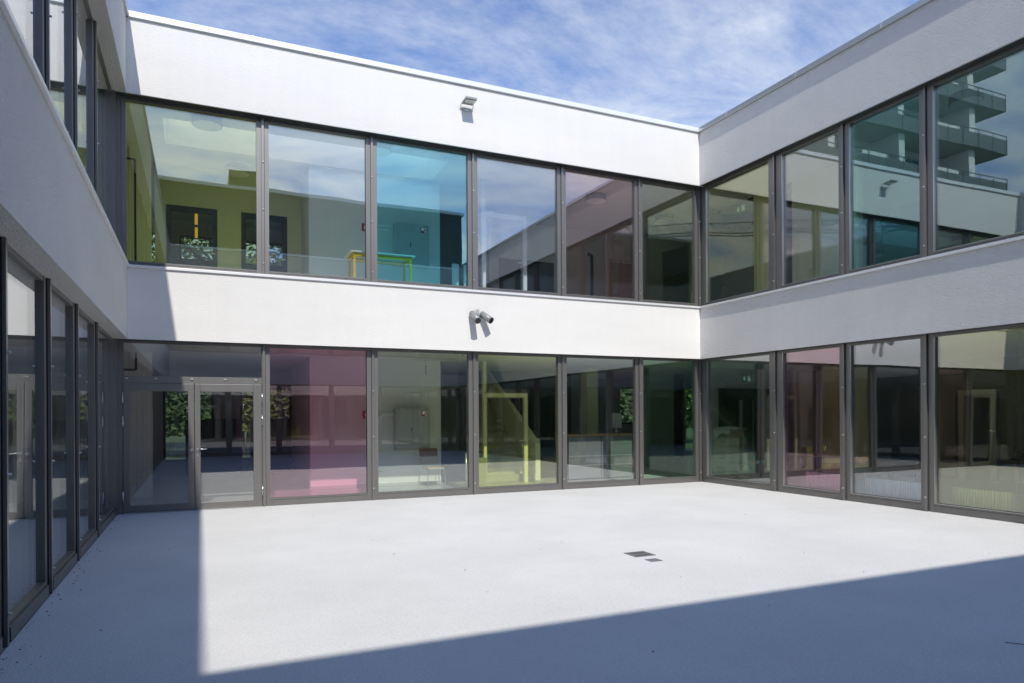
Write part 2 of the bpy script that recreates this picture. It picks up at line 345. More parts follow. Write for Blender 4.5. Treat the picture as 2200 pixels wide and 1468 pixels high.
def window_unit(kind, wing, s0, s1, wl, wr, z0, z1, gl, bolts=True, kick=0.11, label=None):
    """one storey-high window: frame (stiles, rails) with a pane and a mullion rib; s0, s1 are the joints"""
    fr = FB(kind); o_ = fr.off
    g0, g1 = s0 + wl, s1 - wr
    fr.fb(s0 + 0.014, g0, 0.180 + o_, 0.300, z0, z1 - 0.002)
    fr.fb(g1, s1 - 0.042, 0.182 + o_, 0.300, z0, z1 - 0.003)
    fr.fb(g0, g1, 0.184, 0.298, z0 + 0.001, z0 + kick)
    fr.fb(g0, g1, 0.178 + o_, 0.296, z0 + kick + 0.006, z0 + kick + 0.034)
    fr.fb(g0, g1, 0.184 + o_, 0.298, z1 - 0.05, z1 - 0.004)
    w = build(fr, 'window', m_frame, wing)
    if label: w['label'] = label
    rb = FB(kind); rb.fb(s1 - 0.040, s1 + 0.004, 0.142 + 1.1 * o_, 0.302, z0, z1 - 0.004)
    build(rb, 'mullion', m_rib, w)
    gk = FB(kind); gk.fb(s1 + 0.0045, s1 + 0.0135, 0.20, 0.30, z0, z1 - 0.005)
    gk.fb(s1 - 0.0418, s1 - 0.0402, 0.181, 0.301, z0, z1 - 0.005)
    build(gk, 'gasket', m_gasket, w)
    pn = FB(kind); pn.fb(g0 - 0.004, g1 + 0.004, 0.222 + o_ * .6, 0.250 + o_ * .6, z0 + kick + 0.03, z1 - 0.046)
    build(pn, 'pane', gl, w)
    if kind == 'right':  # light strips on the sun-facing edges paint in the frame's glint
        bd = FB(kind); bd.fb(g0 + 0.001, g0 + 0.009, 0.176, 0.2215, z0 + kick + 0.036, z1 - 0.052); bd.fb(g0 + 0.010, g1 - 0.001, 0.174, 0.2215, z0 + kick + 0.0345, z0 + kick + 0.041)
        build(bd, 'glint_strip', m_steel, w)
    if bolts:
        for zz_ in (0.08, 0.42, 0.72):
            b = FB(kind); z_ = z0 + (z1 - z0) * zz_
            p = b.k(s1 - 0.018, 0.142 + 1.1 * o_); q = b.k(s1 - 0.018, 0.120 + 1.1 * o_)
            b.cyl((p[0], p[1], z_), (q[0], q[1], z_), 0.011, 8); build(b, 'bolt', m_bolt, w)
    return w

def bands(kind, wing, a, b, ml, soffit=True, copm=None, seams=()):
    """plaster bands, soffits, sill flashing and roof coping from s=a to s=b"""
    for z0, z1 in ((LB, SB), (UB, RB)):
        w = FB(kind); w.fb(a, b, 0.0, 0.40, z0, z1); build(w, 'wall', ml, wing)
        if soffit:
            w = FB(kind); w.fb(a, b, 0.03, 0.178, z0 - 0.004, z0 - 0.0005); build(w, 'soffit', m_soffit, wing)
            w = FB(kind); w.fb(a, b, 0.001, 0.03, z0 - 0.003, z0 - 0.0004); build(w, 'drip_edge', m_cop, wing)
    pts = [a] + [q for q in seams if a < q < b] + [b]
    for q0, q1 in zip(pts[:-1], pts[1:]):
        w = FB(kind); w.fb(q0 + 0.004, q1 - 0.004, -0.046, 0.46, RB + 0.001, RB + 0.105); build(w, 'coping', copm or m_cop, wing, bevel=0.006)
        w = FB(kind); w.fb(q0 + 0.003, q1 - 0.003, -0.036, 0.176, SB + 0.002, SB + 0.048); build(w, 'sill', m_sill, wing, bevel=0.004)
    for q in pts[1:-1]:
        w = FB(kind); w.fb(q - 0.015, q + 0.015, -0.049, 0.44, RB + 0.004, RB + 0.109); build(w, 'seam_cover', m_bolt, wing)
        w = FB(kind); w.fb(q - 0.012, q + 0.012, -0.039, 0.16, SB + 0.004, SB + 0.051); build(w, 'sill_joint', m_sill, wing)

# ---- setting ground
g = MB(); g.box(-400, 400, -400, 400, -0.6, -0.06); tag(build(g, 'ground', m_grass), kind='structure')
g = MB(); g.box(-0.178, L + 0.178, -F - 0.178, 0.178, -0.05, 0.0); tag(build(g, 'courtyard_floor', m_pave), 'pale grey fine grained courtyard paving', kind='structure')

# ---- back wing -------------------------------------------------------------
bw = thing('school_wing', 'sunlit white two-storey wing across the back, above the glazed double door', 'building', (6, 5, 0), 'wings around the courtyard')
bands('back', bw, -0.40, L + 0.40, m_pl_x, seams=(2.05, 5.1, 8.15, 10.9))
JB = [2.24, 4.29, 6.45, 8.59, 10.66]
ub = [-0.115] + JB + [L + 0.13]
tints_u = ['yellow', 'cleargreen', 'cyan', 'bluish', 'rose', 'olive']
tints_l = [None, 'pink', 'cleargreen', 'yellow', 'clear', 'green']
nam = {'yellow': 'yellow tinted window', 'cyan': 'cyan tinted window', 'pink': 'pink tinted window', 'rose': 'rose tinted window', 'green': 'green tinted window', 'olive': 'grey green tinted window', 'lime': 'lime tinted window', 'teal': 'teal tinted window', 'paleteal': 'pale teal tinted window'}
for i in range(6):
    window_unit('back', bw, ub[i], ub[i + 1], 0.09, 0.13, SB + 0.05, UB, G[tints_u[i]], label=nam.get(tints_u[i]), kick=0.07)
for i in range(1, 6):
    window_unit('back', bw, ub[i], ub[i + 1], 0.09, 0.13, 0.0, LB, G[tints_l[i]], label=nam.get(tints_l[i]))
# corner posts (left and right)
for x0, x1 in ((-0.24, -0.105), (L + 0.124, L + 0.24)):
    c = MB(); c.box(x0, x1, 0.17, 0.40, 0.0, LB - 0.004); build(c, 'corner_post', m_frame, bw)
    c = MB(); c.box(x0, x1, 0.17, 0.40, SB + 0.05, UB - 0.004); build(c, 'corner_post', m_frame, bw)

# double door with overlight in the first lower bay
dr = MB(); X0, X1 = -0.10, 2.19
dr.box(X0, X0 + 0.015, 0.178, 0.30, 0, LB - 0.005); dr.box(2.185, 2.198, 0.178, 0.30, 0, LB - 0.005)
dr.box(X0 + 0.015, 2.185, 0.172, 0.30, 2.285, 2.405); dr.box(X0 + 0.015, 2.185, 0.182, 0.30, LB - 0.045, LB - 0.005)
door = build(dr, 'door_frame', m_frame, bw); door['label'] = 'bronze glazed double door with overlight'
r_ = MB(); r_.box(2.1985, 2.244, 0.125, 0.302, 0, LB - 0.004); build(r_, 'mullion', m_rib, door)
r_ = MB(); r_.box(X0 + 0.01, 2.187, 0.222, 0.25, 2.40, LB - 0.04); build(r_, 'overlight_pane', G['clear'], door)
for x in (1.0, 1.55, 2.08, 0.42, -0.03):
    r_ = MB(); r_.box(x - 0.022, x + 0.022, 0.150, 0.1735, 2.352, 2.372); build(r_, 'bolt', m_bolt, door)
for lx0, lx1, gx0, gx1 in ((-0.082, 1.033, 0.01, 0.935), (1.041, 2.182, 1.135, 2.035)):
    q = MB(); zt = 2.278
    q.box(lx0, gx0, 0.168, 0.235, 0.022, zt); q.box(gx1, lx1, 0.168, 0.235, 0.022, zt)
    q.box(gx0, gx1, 0.1685, 0.235, 0.022, 0.135); q.box(gx0, gx1, 0.1685, 0.235, 2.14, zt)
    leaf = build(q, 'door_leaf', m_frame, bw, bevel=0.004)
    q = MB(); q.box(gx0 - 0.004, gx1 + 0.004, 0.188, 0.216, 0.131, 2.144); build(q, 'pane', G['clear'], leaf)
    hx = lx0 - 0.012 if lx0 < 0.5 else lx1 + 0.008
    for z in (0.20, 1.52, 1.93):
        q = MB(); q.cyl((hx, 0.155, z), (hx, 0.155, z + 0.19), 0.012, 10); build(q, 'hinge', m_steel, leaf, smooth=True)
        
    kx = gx1 + 0.05 if lx0 < 0.5 else gx0 - 0.045
    q = MB(); q.cyl((kx, 0.168, 1.09), (kx, 0.135, 1.09), 0.032, 18); q.cyl((kx, 0.135, 1.09), (kx, 0.11, 1.09), 0.018, 14); build(q, 'lock_rose', m_steel, leaf, smooth=True)
    if lx0 > 0.5:
        q = MB(); q.box(kx - 0.02, kx + 0.02, 0.160, 0.1682, 0.96, 1.06); build(q, 'lock_plate', m_steel, leaf)
        q = MB(); q.cyl((kx, 0.12, 1.10), (kx + 0.14, 0.12, 1.10), 0.010, 10); q.cyl((kx + 0.14, 0.12, 1.10), (kx + 0.145, 0.15, 1.10), 0.010, 10); build(q, 'handle', m_steel, leaf, smooth=True)
q = MB(); q.box(-0.09, 2.18, 0.10, 0.25, 0.002, 0.018); build(q, 'threshold', m_steel, bw)
# slabs, roof, outer walls
q = MB(); q.box(-10, 22, 0.401, 9.3, LB + 0.003, UF); build(q, 'floor_slab', [m_ceil], bw)
q = MB(); q.box(-10, 22, 0.31, 9.3, UF + 0.001, UF + 0.012); build(q, 'upper_floor', m_floorup, bw)
# roof slab with a rooflight added to brighten the upper corridor: white lined shaft with opal glazing
RX0, RX1, RY0, RY1 = 0.5, 6.3, 1.28, 2.66
for x0, x1, a_, b_ in ((-10, RX0, 0.401, 9.3), (RX1, 22, 0.401, 9.3), (RX0, RX1, 0.401, RY0), (RX0, RX1, RY1, 9.3)):
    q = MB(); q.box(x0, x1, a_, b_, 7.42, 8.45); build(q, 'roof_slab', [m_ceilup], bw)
    q = MB(); q.box(x0, x1, max(a_, 0.47), b_, 8.451, 8.50); build(q, 'roof_gravel', m_roof, bw)
m_opal = bpy.data.materials.new('helper_opal_glazing'); m_opal.use_nodes = True
_t = m_opal.node_tree
for _n in list(_t.nodes): _t.nodes.remove(_n)
_o = _t.nodes.new('ShaderNodeOutputMaterial'); _b = _t.nodes.new('ShaderNodeBsdfTranslucent'); _b.inputs['Color'].default_value = (0.86, 0.87, 0.86, 1); _t.links.new(_b.outputs[0], _o.inputs[0])
q = MB(); q.poly([(RX0, RY0, 7.96), (RX1, RY0, 7.96), (RX1, RY1, 7.96), (RX0, RY1, 7.96)]); rl = build(q, 'helper_rooflight', m_opal, bw)  # added opal sheet with kerb, passes soft light to the upper rooms
q = MB(); q.box(RX0 - .08, RX1 + .08, RY0 - .08, RY0 - .001, 8.501, 8.555); q.box(RX0 - .08, RX1 + .08, RY1 + .001, RY1 + .08, 8.501, 8.555); q.box(RX0 - .08, RX0 - .001, RY0, RY1, 8.501, 8.555); q.box(RX1 + .001, RX1 + .08, RY0, RY1, 8.501, 8.555); build(q, 'helper_kerb_frame', m_sill, rl)
q = MB(); q.box(-10, 22, 0.179, 9.3, -0.055, -0.004); build(q, 'ground_floor', m_floorin, bw)
for x0, x1 in ((-10.3, -10), (22, 22.3)):
    q = MB(); q.box(x0, x1, 0.42, 9.3, -0.05, 8.45); build(q, 'wall', m_wallin, bw)
# far wall with window openings
def far_wall(z0, z1, wins, hz0, hz1, mm):
    xs = -10
    H0, H1 = hz0, hz1
    for wn in wins + [(22, 22)]:
        a, b = wn[:2]; hz0, hz1 = wn[2:] if len(wn) == 4 else (H0, H1)
        q = MB(); q.box(xs, a, 9.0, 9.29, z0, z1); build(q, 'wall', mm, bw)
        if a < 22:
            q = MB(); q.box(a, b, 9.001, 9.289, z0, hz0); build(q, 'wall', mm, bw); q = MB(); q.box(a, b, 9.001, 9.289, hz1, z1); build(q, 'wall', mm, bw)
            fr = MB(); fr.box(a, a + .06, 9.08, 9.16, hz0, hz1); fr.box(b - .06, b, 9.08, 9.16, hz0, hz1); fr.box(a + .06, b - .06, 9.081, 9.159, hz0, hz0 + .06); fr.box(a + .06, b - .06, 9.081, 9.159, hz1 - .06, hz1)
            wf = build(fr, 'window', m_dark, bw)
            q = MB(); q.box(a + .05, b - .05, 9.11, 9.13, hz0 + .05, hz1 - .05); build(q, 'pane', G['inner'], wf)
        xs = b
far_wall(0, LB, [(0.15, 1.50), (2.25, 3.75), (15.85, 16.9, 1.3, 2.72), (18.95, 20.4, .1, 2.75)], 0.35, 2.55, m_wallin)
far_wall(UF, 7.42, [(-1.5, 0.2), (0.6, 1.75), (2.15, 4.2), (8, 10), (14, 16)], 5.3, 7.05, m_wallin)
# white core
for z0, z1 in ((0, LB), (UF + .012, 7.42)):
    q = MB(); q.box(3.42, 6.55, 2.75, 6.2, z0, z1); build(q, 'core_wall', m_wallin, bw)
    q = MB(); q.box(3.42, 6.55, 2.735, 2.749, z0, z0 + 0.07); build(q, 'skirting', m_grey, bw)
    q = MB(); q.box(-9, 0.21, 2.85, 3.0, z0, z1); build(q, 'partition_wall', m_wallin if z0 == 0 else m_ywall, bw)
    q = MB(); q.box(6.62, 7.30, 2.95, 3.0, z0, z0 + 2.35); q.box(6.56, 6.62, 2.9, 3.02, z0, z1); build(q, 'dark_door', m_dark, bw)
# upper room wall with two dark glazed doors
def wall_with_doors(Y, x0, x1, z0, z1, doors, mm):
    xs = x0
    for a, b, h in doors:
        q = MB(); q.box(xs, a, Y, Y + .15, z0, z1); q.box(a, b, Y, Y + .149, z0 + h, z1); build(q, 'partition_wall', mm, bw)
        fr = MB(); fr.box(a, a + .10, Y - .01, Y + .10, z0, z0 + h); fr.box(b - .10, b, Y - .01, Y + .10, z0, z0 + h); fr.box(a + .1, b - .1, Y - .009, Y + .1, z0 + h - .12, z0 + h); fr.box(a + .1, b - .1, Y - .009, Y + .1, z0, z0 + .9)
        d = build(fr, 'inner_door', m_dark, bw)
        q = MB(); q.box(a + .09, b - .09, Y + .03, Y + .05, z0 + .89, z0 + h - .11); build(q, 'pane', G['inner'], d)
        q = MB(); q.cyl((b - .14, Y - .04, z0 + 1.05), (b - .05, Y - .04, z0 + 1.05), .012, 8); build(q, 'handle', m_steel, d)
        xs = b
    q = MB(); q.box(xs, x1, Y, Y + .15, z0, z1); build(q, 'partition_wall', mm, bw)
wall_with_doors(4.0, 0.22, 3.415, UF + .012, 7.42, [(0.45, 1.52, 2.1), (2.04, 3.08, 2.1)], m_ywall)
# right hand part: far blue wall, columns, olive panel
q = MB(); q.box(8.9, 12.2, 6.3, 6.45, 0, LB); build(q, 'partition_wall', m_blue, bw)
q = MB(); q.box(11.46, 11.82, 4.0, 4.36, 0, LB); build(q, 'column', m_ywall, bw)
q = MB(); q.box(14.97, 16.1, 6.0, 6.15, 0, LB); build(q, 'partition_wall', m_wallin, bw); q = MB(); q.box(16.1, 16.5, 6.02, 6.15, 0, LB); build(q, 'partition_wall', m_blue, bw)
q = MB(); q.box(14.4, 21.9, 2.75, 2.9, 0, LB); build(q, 'partition_wall', m_wallin, bw)
q = MB(); q.box(8.9, 16, 5.2, 5.35, UF + .012, 7.42); build(q, 'partition_wall', m_wallin, bw)
q = MB(); q.box(9.2, 11.0, 5.16, 5.199, UF + .012, UF + 1.9); build(q, 'dark_door', m_dark, bw)
q = MB(); q.box(12.9, 13.1, 4.2, 5.2, UF + .012, 7.42); build(q, 'column', m_wallin, bw)
q = MB(); q.tube([(11.1, 3.1, UF + .02), (11.1, 3.1, UF + 1.7), (10.98, 3.1, UF + 1.74)], 0.045, 12); build(q, 'riser_pipe', m_black, bw, smooth=True)
q = MB(); q.tube([(-0.30, 2.72, 7.02), (-0.075, 2.72, 7.02), (-0.075, 2.72, UF + .02)], 0.022, 10); build(q, 'riser_pipe', m_black, bw, smooth=True)
q = MB(); q.tube([(-0.075, 2.72, LB - .01), (-0.075, 2.72, 2.66), (-0.30, 2.72, 2.66)], 0.022, 10); build(q, 'riser_pipe', m_black, bw, smooth=True)
# staircase
st = thing('staircase', 'concrete staircase rising away behind the yellow pane', 'staircase', (8.2, 4, 0))
for i in range(17):
    q = MB(); y = 2.45 + i * 0.28; q.box(7.3, 9.0, y, y + 0.29, i * 0.172, (i + 1) * 0.172); build(q, 'step', m_concrete, st)
q = MB(); sl = 0.172 / 0.28
q.prism([(9.0, 2.45, 0), (9.0, 2.45, 0.95), (9.0, 7.2, 0.95 + 4.75 * sl), (9.0, 7.2, 4.75 * sl - .3), (9.0, 2.95, 0)], (0.14, 0, 0)); build(q, 'balustrade', m_wallin, st)
q = MB(); q.box(9.145, 9.40, 3.0, 3.2, 0, 1.05); build(q, 'newel', m_wallin, st)

# ---- left wing ---------------------------------------------------------------
lw = thing('school_wing', 'shaded white wing along the left side with two rows of windows', 'building', (-4, -8, 0), 'wings around the courtyard')
bands('left', lw, 0.002, F - 0.002, m_pl_y, soffit=False, copm=m_copr, seams=(2.9, 6.1, 9.4, 12.7))
JS = [2.27, 4.02, 5.68, 7.36, 9.0, 10.7, 12.35, 14.0, 15.7]
sj = [-0.10] + JS + [17.0]
for z0, z1, k in ((0.0, LB, 0.11), (SB + 0.05, UB, 0.07)):
    for i in range(len(sj) - 1):
        window_unit('left', lw, sj[i], sj[i + 1], 0.11, 0.14, z0, z1, G['clear'], bolts=i < 4, kick=k)
    c = MB(); c.box(-0.24, -0.17, -0.0, 0.169, z0, z1 - .004); build(c, 'corner_post', m_frame, lw)
for nm, a, z0, z1, mm in (('floor_slab', -0.401, LB + .003, UF, m_ceil), ('upper_floor', -.31, UF + .001, UF + .012, m_floorup), ('roof_slab', -.401, 7.42, 8.45, m_ceil), ('roof_gravel', -.47, 8.451, 8.5, m_roof), ('ground_floor', -.179, -.055, -.004, m_floorin)):
    q = MB(); q.box(-10, a, -F - 9, 0.178 if nm == 'ground_floor' else 0.30, z0, z1); build(q, nm, mm, lw)
q = MB(); q.box(-10.3, -10, -F - 9, 0.3, -.05, 8.45); build(q, 'wall', m_wallin, lw)
q = MB(); q.box(-9.9, -5.5, -6.3, -6.15, 0, LB); build(q, 'partition_wall', m_wallin, lw)

# ---- right wing --------------------------------------------------------------
rw = thing('school_wing', 'white wing along the right side in grazing sun, textured render', 'building', (16, -8, 0), 'wings around the courtyard')
bands('right', rw, 0.002, F - 0.002, m_pl_y, copm=m_copr, seams=(1.0, 3.05, 5.0, 7.1, 9.2, 11.6, 14.2))
tr_u = ['lime', 'cleargreen', 'teal', 'paleteal']; tr_l = ['cleargreen', 'pink', 'bluish', 'yellow']
for z0, z1, k, tn in ((0.0, LB, 0.11, tr_l), (SB + 0.05, UB, 0.07, tr_u)):
    for i in range(len(sj) - 1):
        wl = 0.185 if i == 1 else 0.115; wr = 0.20 if i == 0 else 0.13
        t_ = tn[i] if i < 4 else 'clear'
        window_unit('right', rw, sj[i], sj[i + 1], wl, wr, z0, z1, G[t_], bolts=i < 5, kick=k, label=nam.get(t_))
    c = MB(); c.box(L + 0.17, L + 0.24, 0.0, 0.169, z0, z1 - .004); build(c, 'corner_post', m_frame, rw)
for nm, a, z0, z1, mm in (('floor_slab', .401, LB + .003, UF, m_ceil), ('upper_floor', .31, UF + .001, UF + .012, m_floorup), ('roof_slab', .401, 7.42, 8.45, m_ceil), ('roof_gravel', .47, 8.451, 8.5, m_roof), ('ground_floor', .179, -.055, -.004, m_floorin)):
    q = MB(); q.box(L + a, 22, -F - 9, 0.178 if nm == 'ground_floor' else 0.30, z0, z1); build(q, nm, mm, rw)
q = MB(); q.box(22, 22.3, -F - 9, 0.3, -.05, 8.45); build(q, 'wall', m_wallin, rw)
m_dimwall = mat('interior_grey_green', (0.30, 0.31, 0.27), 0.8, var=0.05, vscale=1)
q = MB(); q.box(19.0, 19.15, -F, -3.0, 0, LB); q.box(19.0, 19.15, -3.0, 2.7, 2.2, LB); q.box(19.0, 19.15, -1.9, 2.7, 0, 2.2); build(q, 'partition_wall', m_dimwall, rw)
q = MB()
q.box(18.94, 18.999, -2.94, -2.80, 0, 2.25); q.box(18.94, 18.999, -2.15, -2.01, 0, 2.25); q.box(18.941, 18.999, -2.80, -2.15, 2.12, 2.25); idr = build(q, 'inner_door', m_wallin, rw)
q = MB(); q.cyl((18.9, -2.76, 1.05), (18.9, -2.6, 1.05), .014, 8); build(q, 'handle', m_steel, idr)
# black entrance doors at the end of the right hall
q = MB(); q.box(15.23, 15.98, 2.69, 2.745, 0, 2.44); q.box(16.13, 16.50, 2.69, 2.745, 0, 2.44); q.box(16.56, 17.28, 2.69, 2.745, 0, 2.44); q.box(15.98, 16.13, 2.69, 2.745, 2.1, 2.44); q.box(16.5, 16.56, 2.69, 2.745, 2.1, 2.44)
ed = build(q, 'dark_door', m_dark, rw)
for a, b in ((15.98, 16.13), (16.50, 16.56)):
    q = MB(); q.box(a, b, 2.71, 2.73, 0.1, 2.1); build(q, 'door_slit', m_wtop, ed)
# upper right hall: yellow-green wall pieces and a dark doorway
q = MB(); q.box(14.5, 14.62, -0.20, 0.50, UF + .012, 7.42); q.box(14.5, 14.62, -2.7, -0.8, UF + .012, 7.42); build(q, 'painted_wall', m_ywall, rw)
q = MB(); q.box(14.53, 14.60, -0.8, -0.2, UF + .012, 7.42); build(q, 'dark_door', m_dark, rw)
q = MB(); q.box(14.50, 14.62, 0.501, 2.6, UF + .012, 7.42); build(q, 'dark_backing', m_dark, rw)  # added dark sheet up to the ceiling, so the pane shows its reflections
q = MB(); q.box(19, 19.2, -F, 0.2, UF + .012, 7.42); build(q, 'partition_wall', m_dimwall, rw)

# ---- front wing (behind the camera) -------------------------------------------
fw = thing('school_wing', 'shaded white wing closing the near side, mirrored in the upper panes', 'building', (6, -F - 5, 0), 'wings around the courtyard')
bands('front', fw, -0.40, L + 0.40, m_pl_x, copm=m_copr, seams=(2, 5, 8, 11))
for z0, z1, k in ((0.0, LB, 0.11), (SB + 0.05, UB, 0.07)):
    for i in range(6):
        window_unit('front', fw, ub[i], ub[i + 1], 0.09, 0.13, z0, z1, G['clear'], bolts=False, kick=k)
for nm, a, z0, z1, mm in (('floor_slab', .401, LB + .003, UF, m_ceil), ('roof_slab', .401, 7.42, 8.45, m_ceil), ('roof_gravel', .47, 8.451, 8.5, m_roof), ('ground_floor', .179, -.055, -.004, m_floorin)):
    q = MB(); q.box(-0.39, L + 0.39, -F - 9, -F - a, z0, z1); build(q, nm, mm, fw)
q = MB(); q.box(-10.3, 22.3, -F - 9.3, -F - 9.0, -.05, 8.45); build(q, 'wall', m_wallin, fw)

# ------------------------------------------------------------------ things on the walls and floor
def floodlight():
    t = thing('floodlight', 'small grey floodlight jutting from the upper white band', 'floodlight', (6.22, 0, 8.16))
    q = MB(); q.prism([(6.10, -0.07, 8.130), (6.34, -0.07, 8.130), (6.34, -0.07, 8.175), (6.10, -0.07, 8.175)], (0, -0.27, 0.012)); build(q, 'lamp_body', m_lampcast, t, bevel=0.006)
    q = MB(); q.box(6.13, 6.31, -0.31, -0.19, 8.124, 8.1275); build(q, 'lamp_glass', m_wsign, t)
    q = MB(); q.box(6.145, 6.295, -0.295, -0.205, 8.121, 8.1235); build(q, 'reflector', m_grey, t)
    q = MB(); q.tube([(6.10, -0.09, 8.15), (6.085, -0.09, 8.15), (6.085, -0.02, 8.06), (6.355, -0.02, 8.06), (6.355, -0.09, 8.15), (6.34, -0.09, 8.15)], 0.011, 8); build(q, 'bracket', m_bolt, t)
    q = MB(); q.box(6.17, 6.27, -0.028, -0.001, 8.03, 8.09); build(q, 'wall_plate', m_bolt, t)
floodlight()
def spots():
    t = thing('spotlight_pair', 'pair of grey cylinder spotlights on the lower white band', 'spotlight', (6.43, 0, 3.75))
    q = MB(); q.box(6.40, 6.475, -0.06, -0.001, 3.80, 3.90); build(q, 'wall_box', m_bolt, t, bevel=0.005)
    q = MB(); q.tube([(6.437, -0.04, 3.80), (6.437, -0.06, 3.745)], 0.018, 10); q.tube([(6.33, -0.12, 3.735), (6.437, -0.06, 3.745), (6.56, -0.12, 3.735)], 0.012, 8); build(q, 'bracket', m_black, t)
    for a, b in (((6.315, -0.05, 3.80), (6.335, -0.33, 3.62)), ((6.53, -0.05, 3.80), (6.655, -0.27, 3.645))):
        va, vb = Vector(a), Vector(b); ax = (vb - va).normalized()
        q = MB(); q.cyl(a, b, 0.072, 28); s = build(q, 'spotlight', m_lampcast, t, smooth=True)
        q = MB(); q.cyl(vb - ax * 0.002, vb + ax * 0.004, 0.064, 28); build(q, 'lens', m_lens, s)
spots()

def drain():
    t = thing('drain_grate', 'square slotted iron drain grate in the sunlit paving', 'drain', (5.95, -6.57, 0))
    q = MB(); x0, x1, y0_, y1 = 5.815, 6.10, -6.70, -6.43
    z0, z1 = 0.0, 0.006
    q.box(x0, x1, y0_, y0_ + .03, z0, z1); q.box(x0, x1, y1 - .03, y1, z0, z1); q.box(x0, x0 + .03, y0_ + .03, y1 - .03, z0, z1); q.box(x1 - .03, x1, y0_ + .03, y1 - .03, z0, z1); build(q, 'frame', m_iron, t)
    q = MB(); q.box(x0 + .03, x1 - .03, y0_ + .03, y1 - .03, 0.0005, 0.0015); build(q, 'pit', m_black, t)
    q = MB(); ym = (y0_ + y1) / 2; q.box(x0 + .03, x1 - .03, ym - .02, ym + .02, 0.0016, 0.0058); build(q, 'crossbar', m_iron, t)
    n = 7; w = (x1 - x0 - .06) / n
    for k in range(n):
        for a, b in ((y0_ + .03, ym - .02), (ym + .02, y1 - .03)):
            q = MB(); xx = x0 + .03 + k * w; q.box(xx, xx + w * .45, a, b, 0.0016, 0.0055); build(q, 'bar', m_iron, t)
    q = MB(); q.box(5.83, 5.985, -6.99, -6.85, 0.0, 0.005); tag(build(q, 'inspection_cover', mat('cover_grey', (0.22, 0.235, 0.24), 0.6, 0.2, var=0.1, vscale=20)), 'small square grey inspection cover beside the drain grate', 'cover')
drain()
# dry leaves and grit blown along the left edge, a few scattered
q = MB()
for k in range(150):
    if k < 110: x = -0.15 + abs(random.gauss(0, 0.09)); y = random.uniform(-10, 0)
    else: x = random.uniform(0.4, 11.5); y = random.uniform(-11.5, -0.6)
    a = random.uniform(0, 6.28); r = random.uniform(0.005, 0.015) * (1.0 if k < 110 else 0.9); z = 0.004 + random.random() * 0.006
    q.poly([(x + r * math.cos(a), y + r * math.sin(a), z), (x + r * .5 * math.cos(a + 1.6), y + r * .5 * math.sin(a + 1.6), z + .006), (x - r * math.cos(a), y - r * math.sin(a), z + .002), (x - r * .5 * math.cos(a + 1.6), y - r * .5 * math.sin(a + 1.6), z)])
tag(build(q, 'leaf_litter', mat('dry_leaf', (0.10, 0.07, 0.04), 0.8, var=0.4, vscale=9)), 'dry leaf bits scattered along the foot of the left windows', 'litter', kind='stuff')
q = MB(); q.tube([(6.50, -10.41, .008), (6.55, -10.49, .012), (6.63, -10.52, .006)], .003, 6); tag(build(q, 'twig', m_bark), 'short dark twig lying in the near shade at the right', 'twig')

# ---- interior things: fire hose cabinets
def cabinet(z, label, thg):
    t = thing('hose_cabinet', label, 'cabinet', (5.78, 2.7, z), 'fire hose cabinets on the core wall')
    q = MB(); q.box(5.36, 6.20, 2.52, 2.749, z + .85, z + 1.86); build(q, 'cabinet_body', m_grey, t, bevel=.005)
    for a, b in ((5.40, 5.782), (5.79, 6.16)):
        q = MB(); q.box(a, b, 2.508, 2.5195, z + .89, z + 1.82); build(q, 'cabinet_door', m_grey, t)
    q = MB(); q.box(5.725, 5.745, 2.495, 2.508, z + 1.30, z + 1.40); build(q, 'handle', m_black, t)
    q = MB(); q.box(5.985, 6.13, 2.502, 2.5075, z + 1.66, z + 1.80); s = build(q, 'hose_sign', m_red, t)
    q = MB(); q.box(6.005, 6.06, 2.499, 2.5018, z + 1.71, z + 1.785); q.box(6.085, 6.115, 2.499, 2.5018, z + 1.735, z + 1.785); q.box(6.075, 6.12, 2.499, 2.5018, z + 1.675, z + 1.705); build(q, 'pictogram', m_wsign, s)
    q = MB(); q.cyl((4.95, 2.62, z + 1.72), (5.34, 2.62, z + 1.72), .045, 14); tag(build(q, 'wall_tube', m_rad, None, smooth=True), thg, 'pipe')
    q = MB(); q.box(4.62, 4.80, 2.735, 2.749, z + 1.62, z + 1.80); c = build(q, 'alarm_sign', m_red); tag(c, 'dark red fire alarm sign on the white core wall, ' + ('upper floor' if z > 1 else 'ground floor'), 'sign')
    for k in range(2):
        q = MB(); q.box(4.675 + k * .045, 4.705 + k * .045, 2.731, 2.7345, z + 1.67, z + 1.75); build(q, 'pictogram', m_wsign, c)
cabinet(0, 'grey two-door fire hose cabinet on the ground floor core wall, behind the chair', 'short white pipe beside the ground floor hose cabinet')
cabinet(UF + .012, 'grey two-door fire hose cabinet upstairs behind the cyan pane', 'short white pipe beside the upstairs hose cabinet')

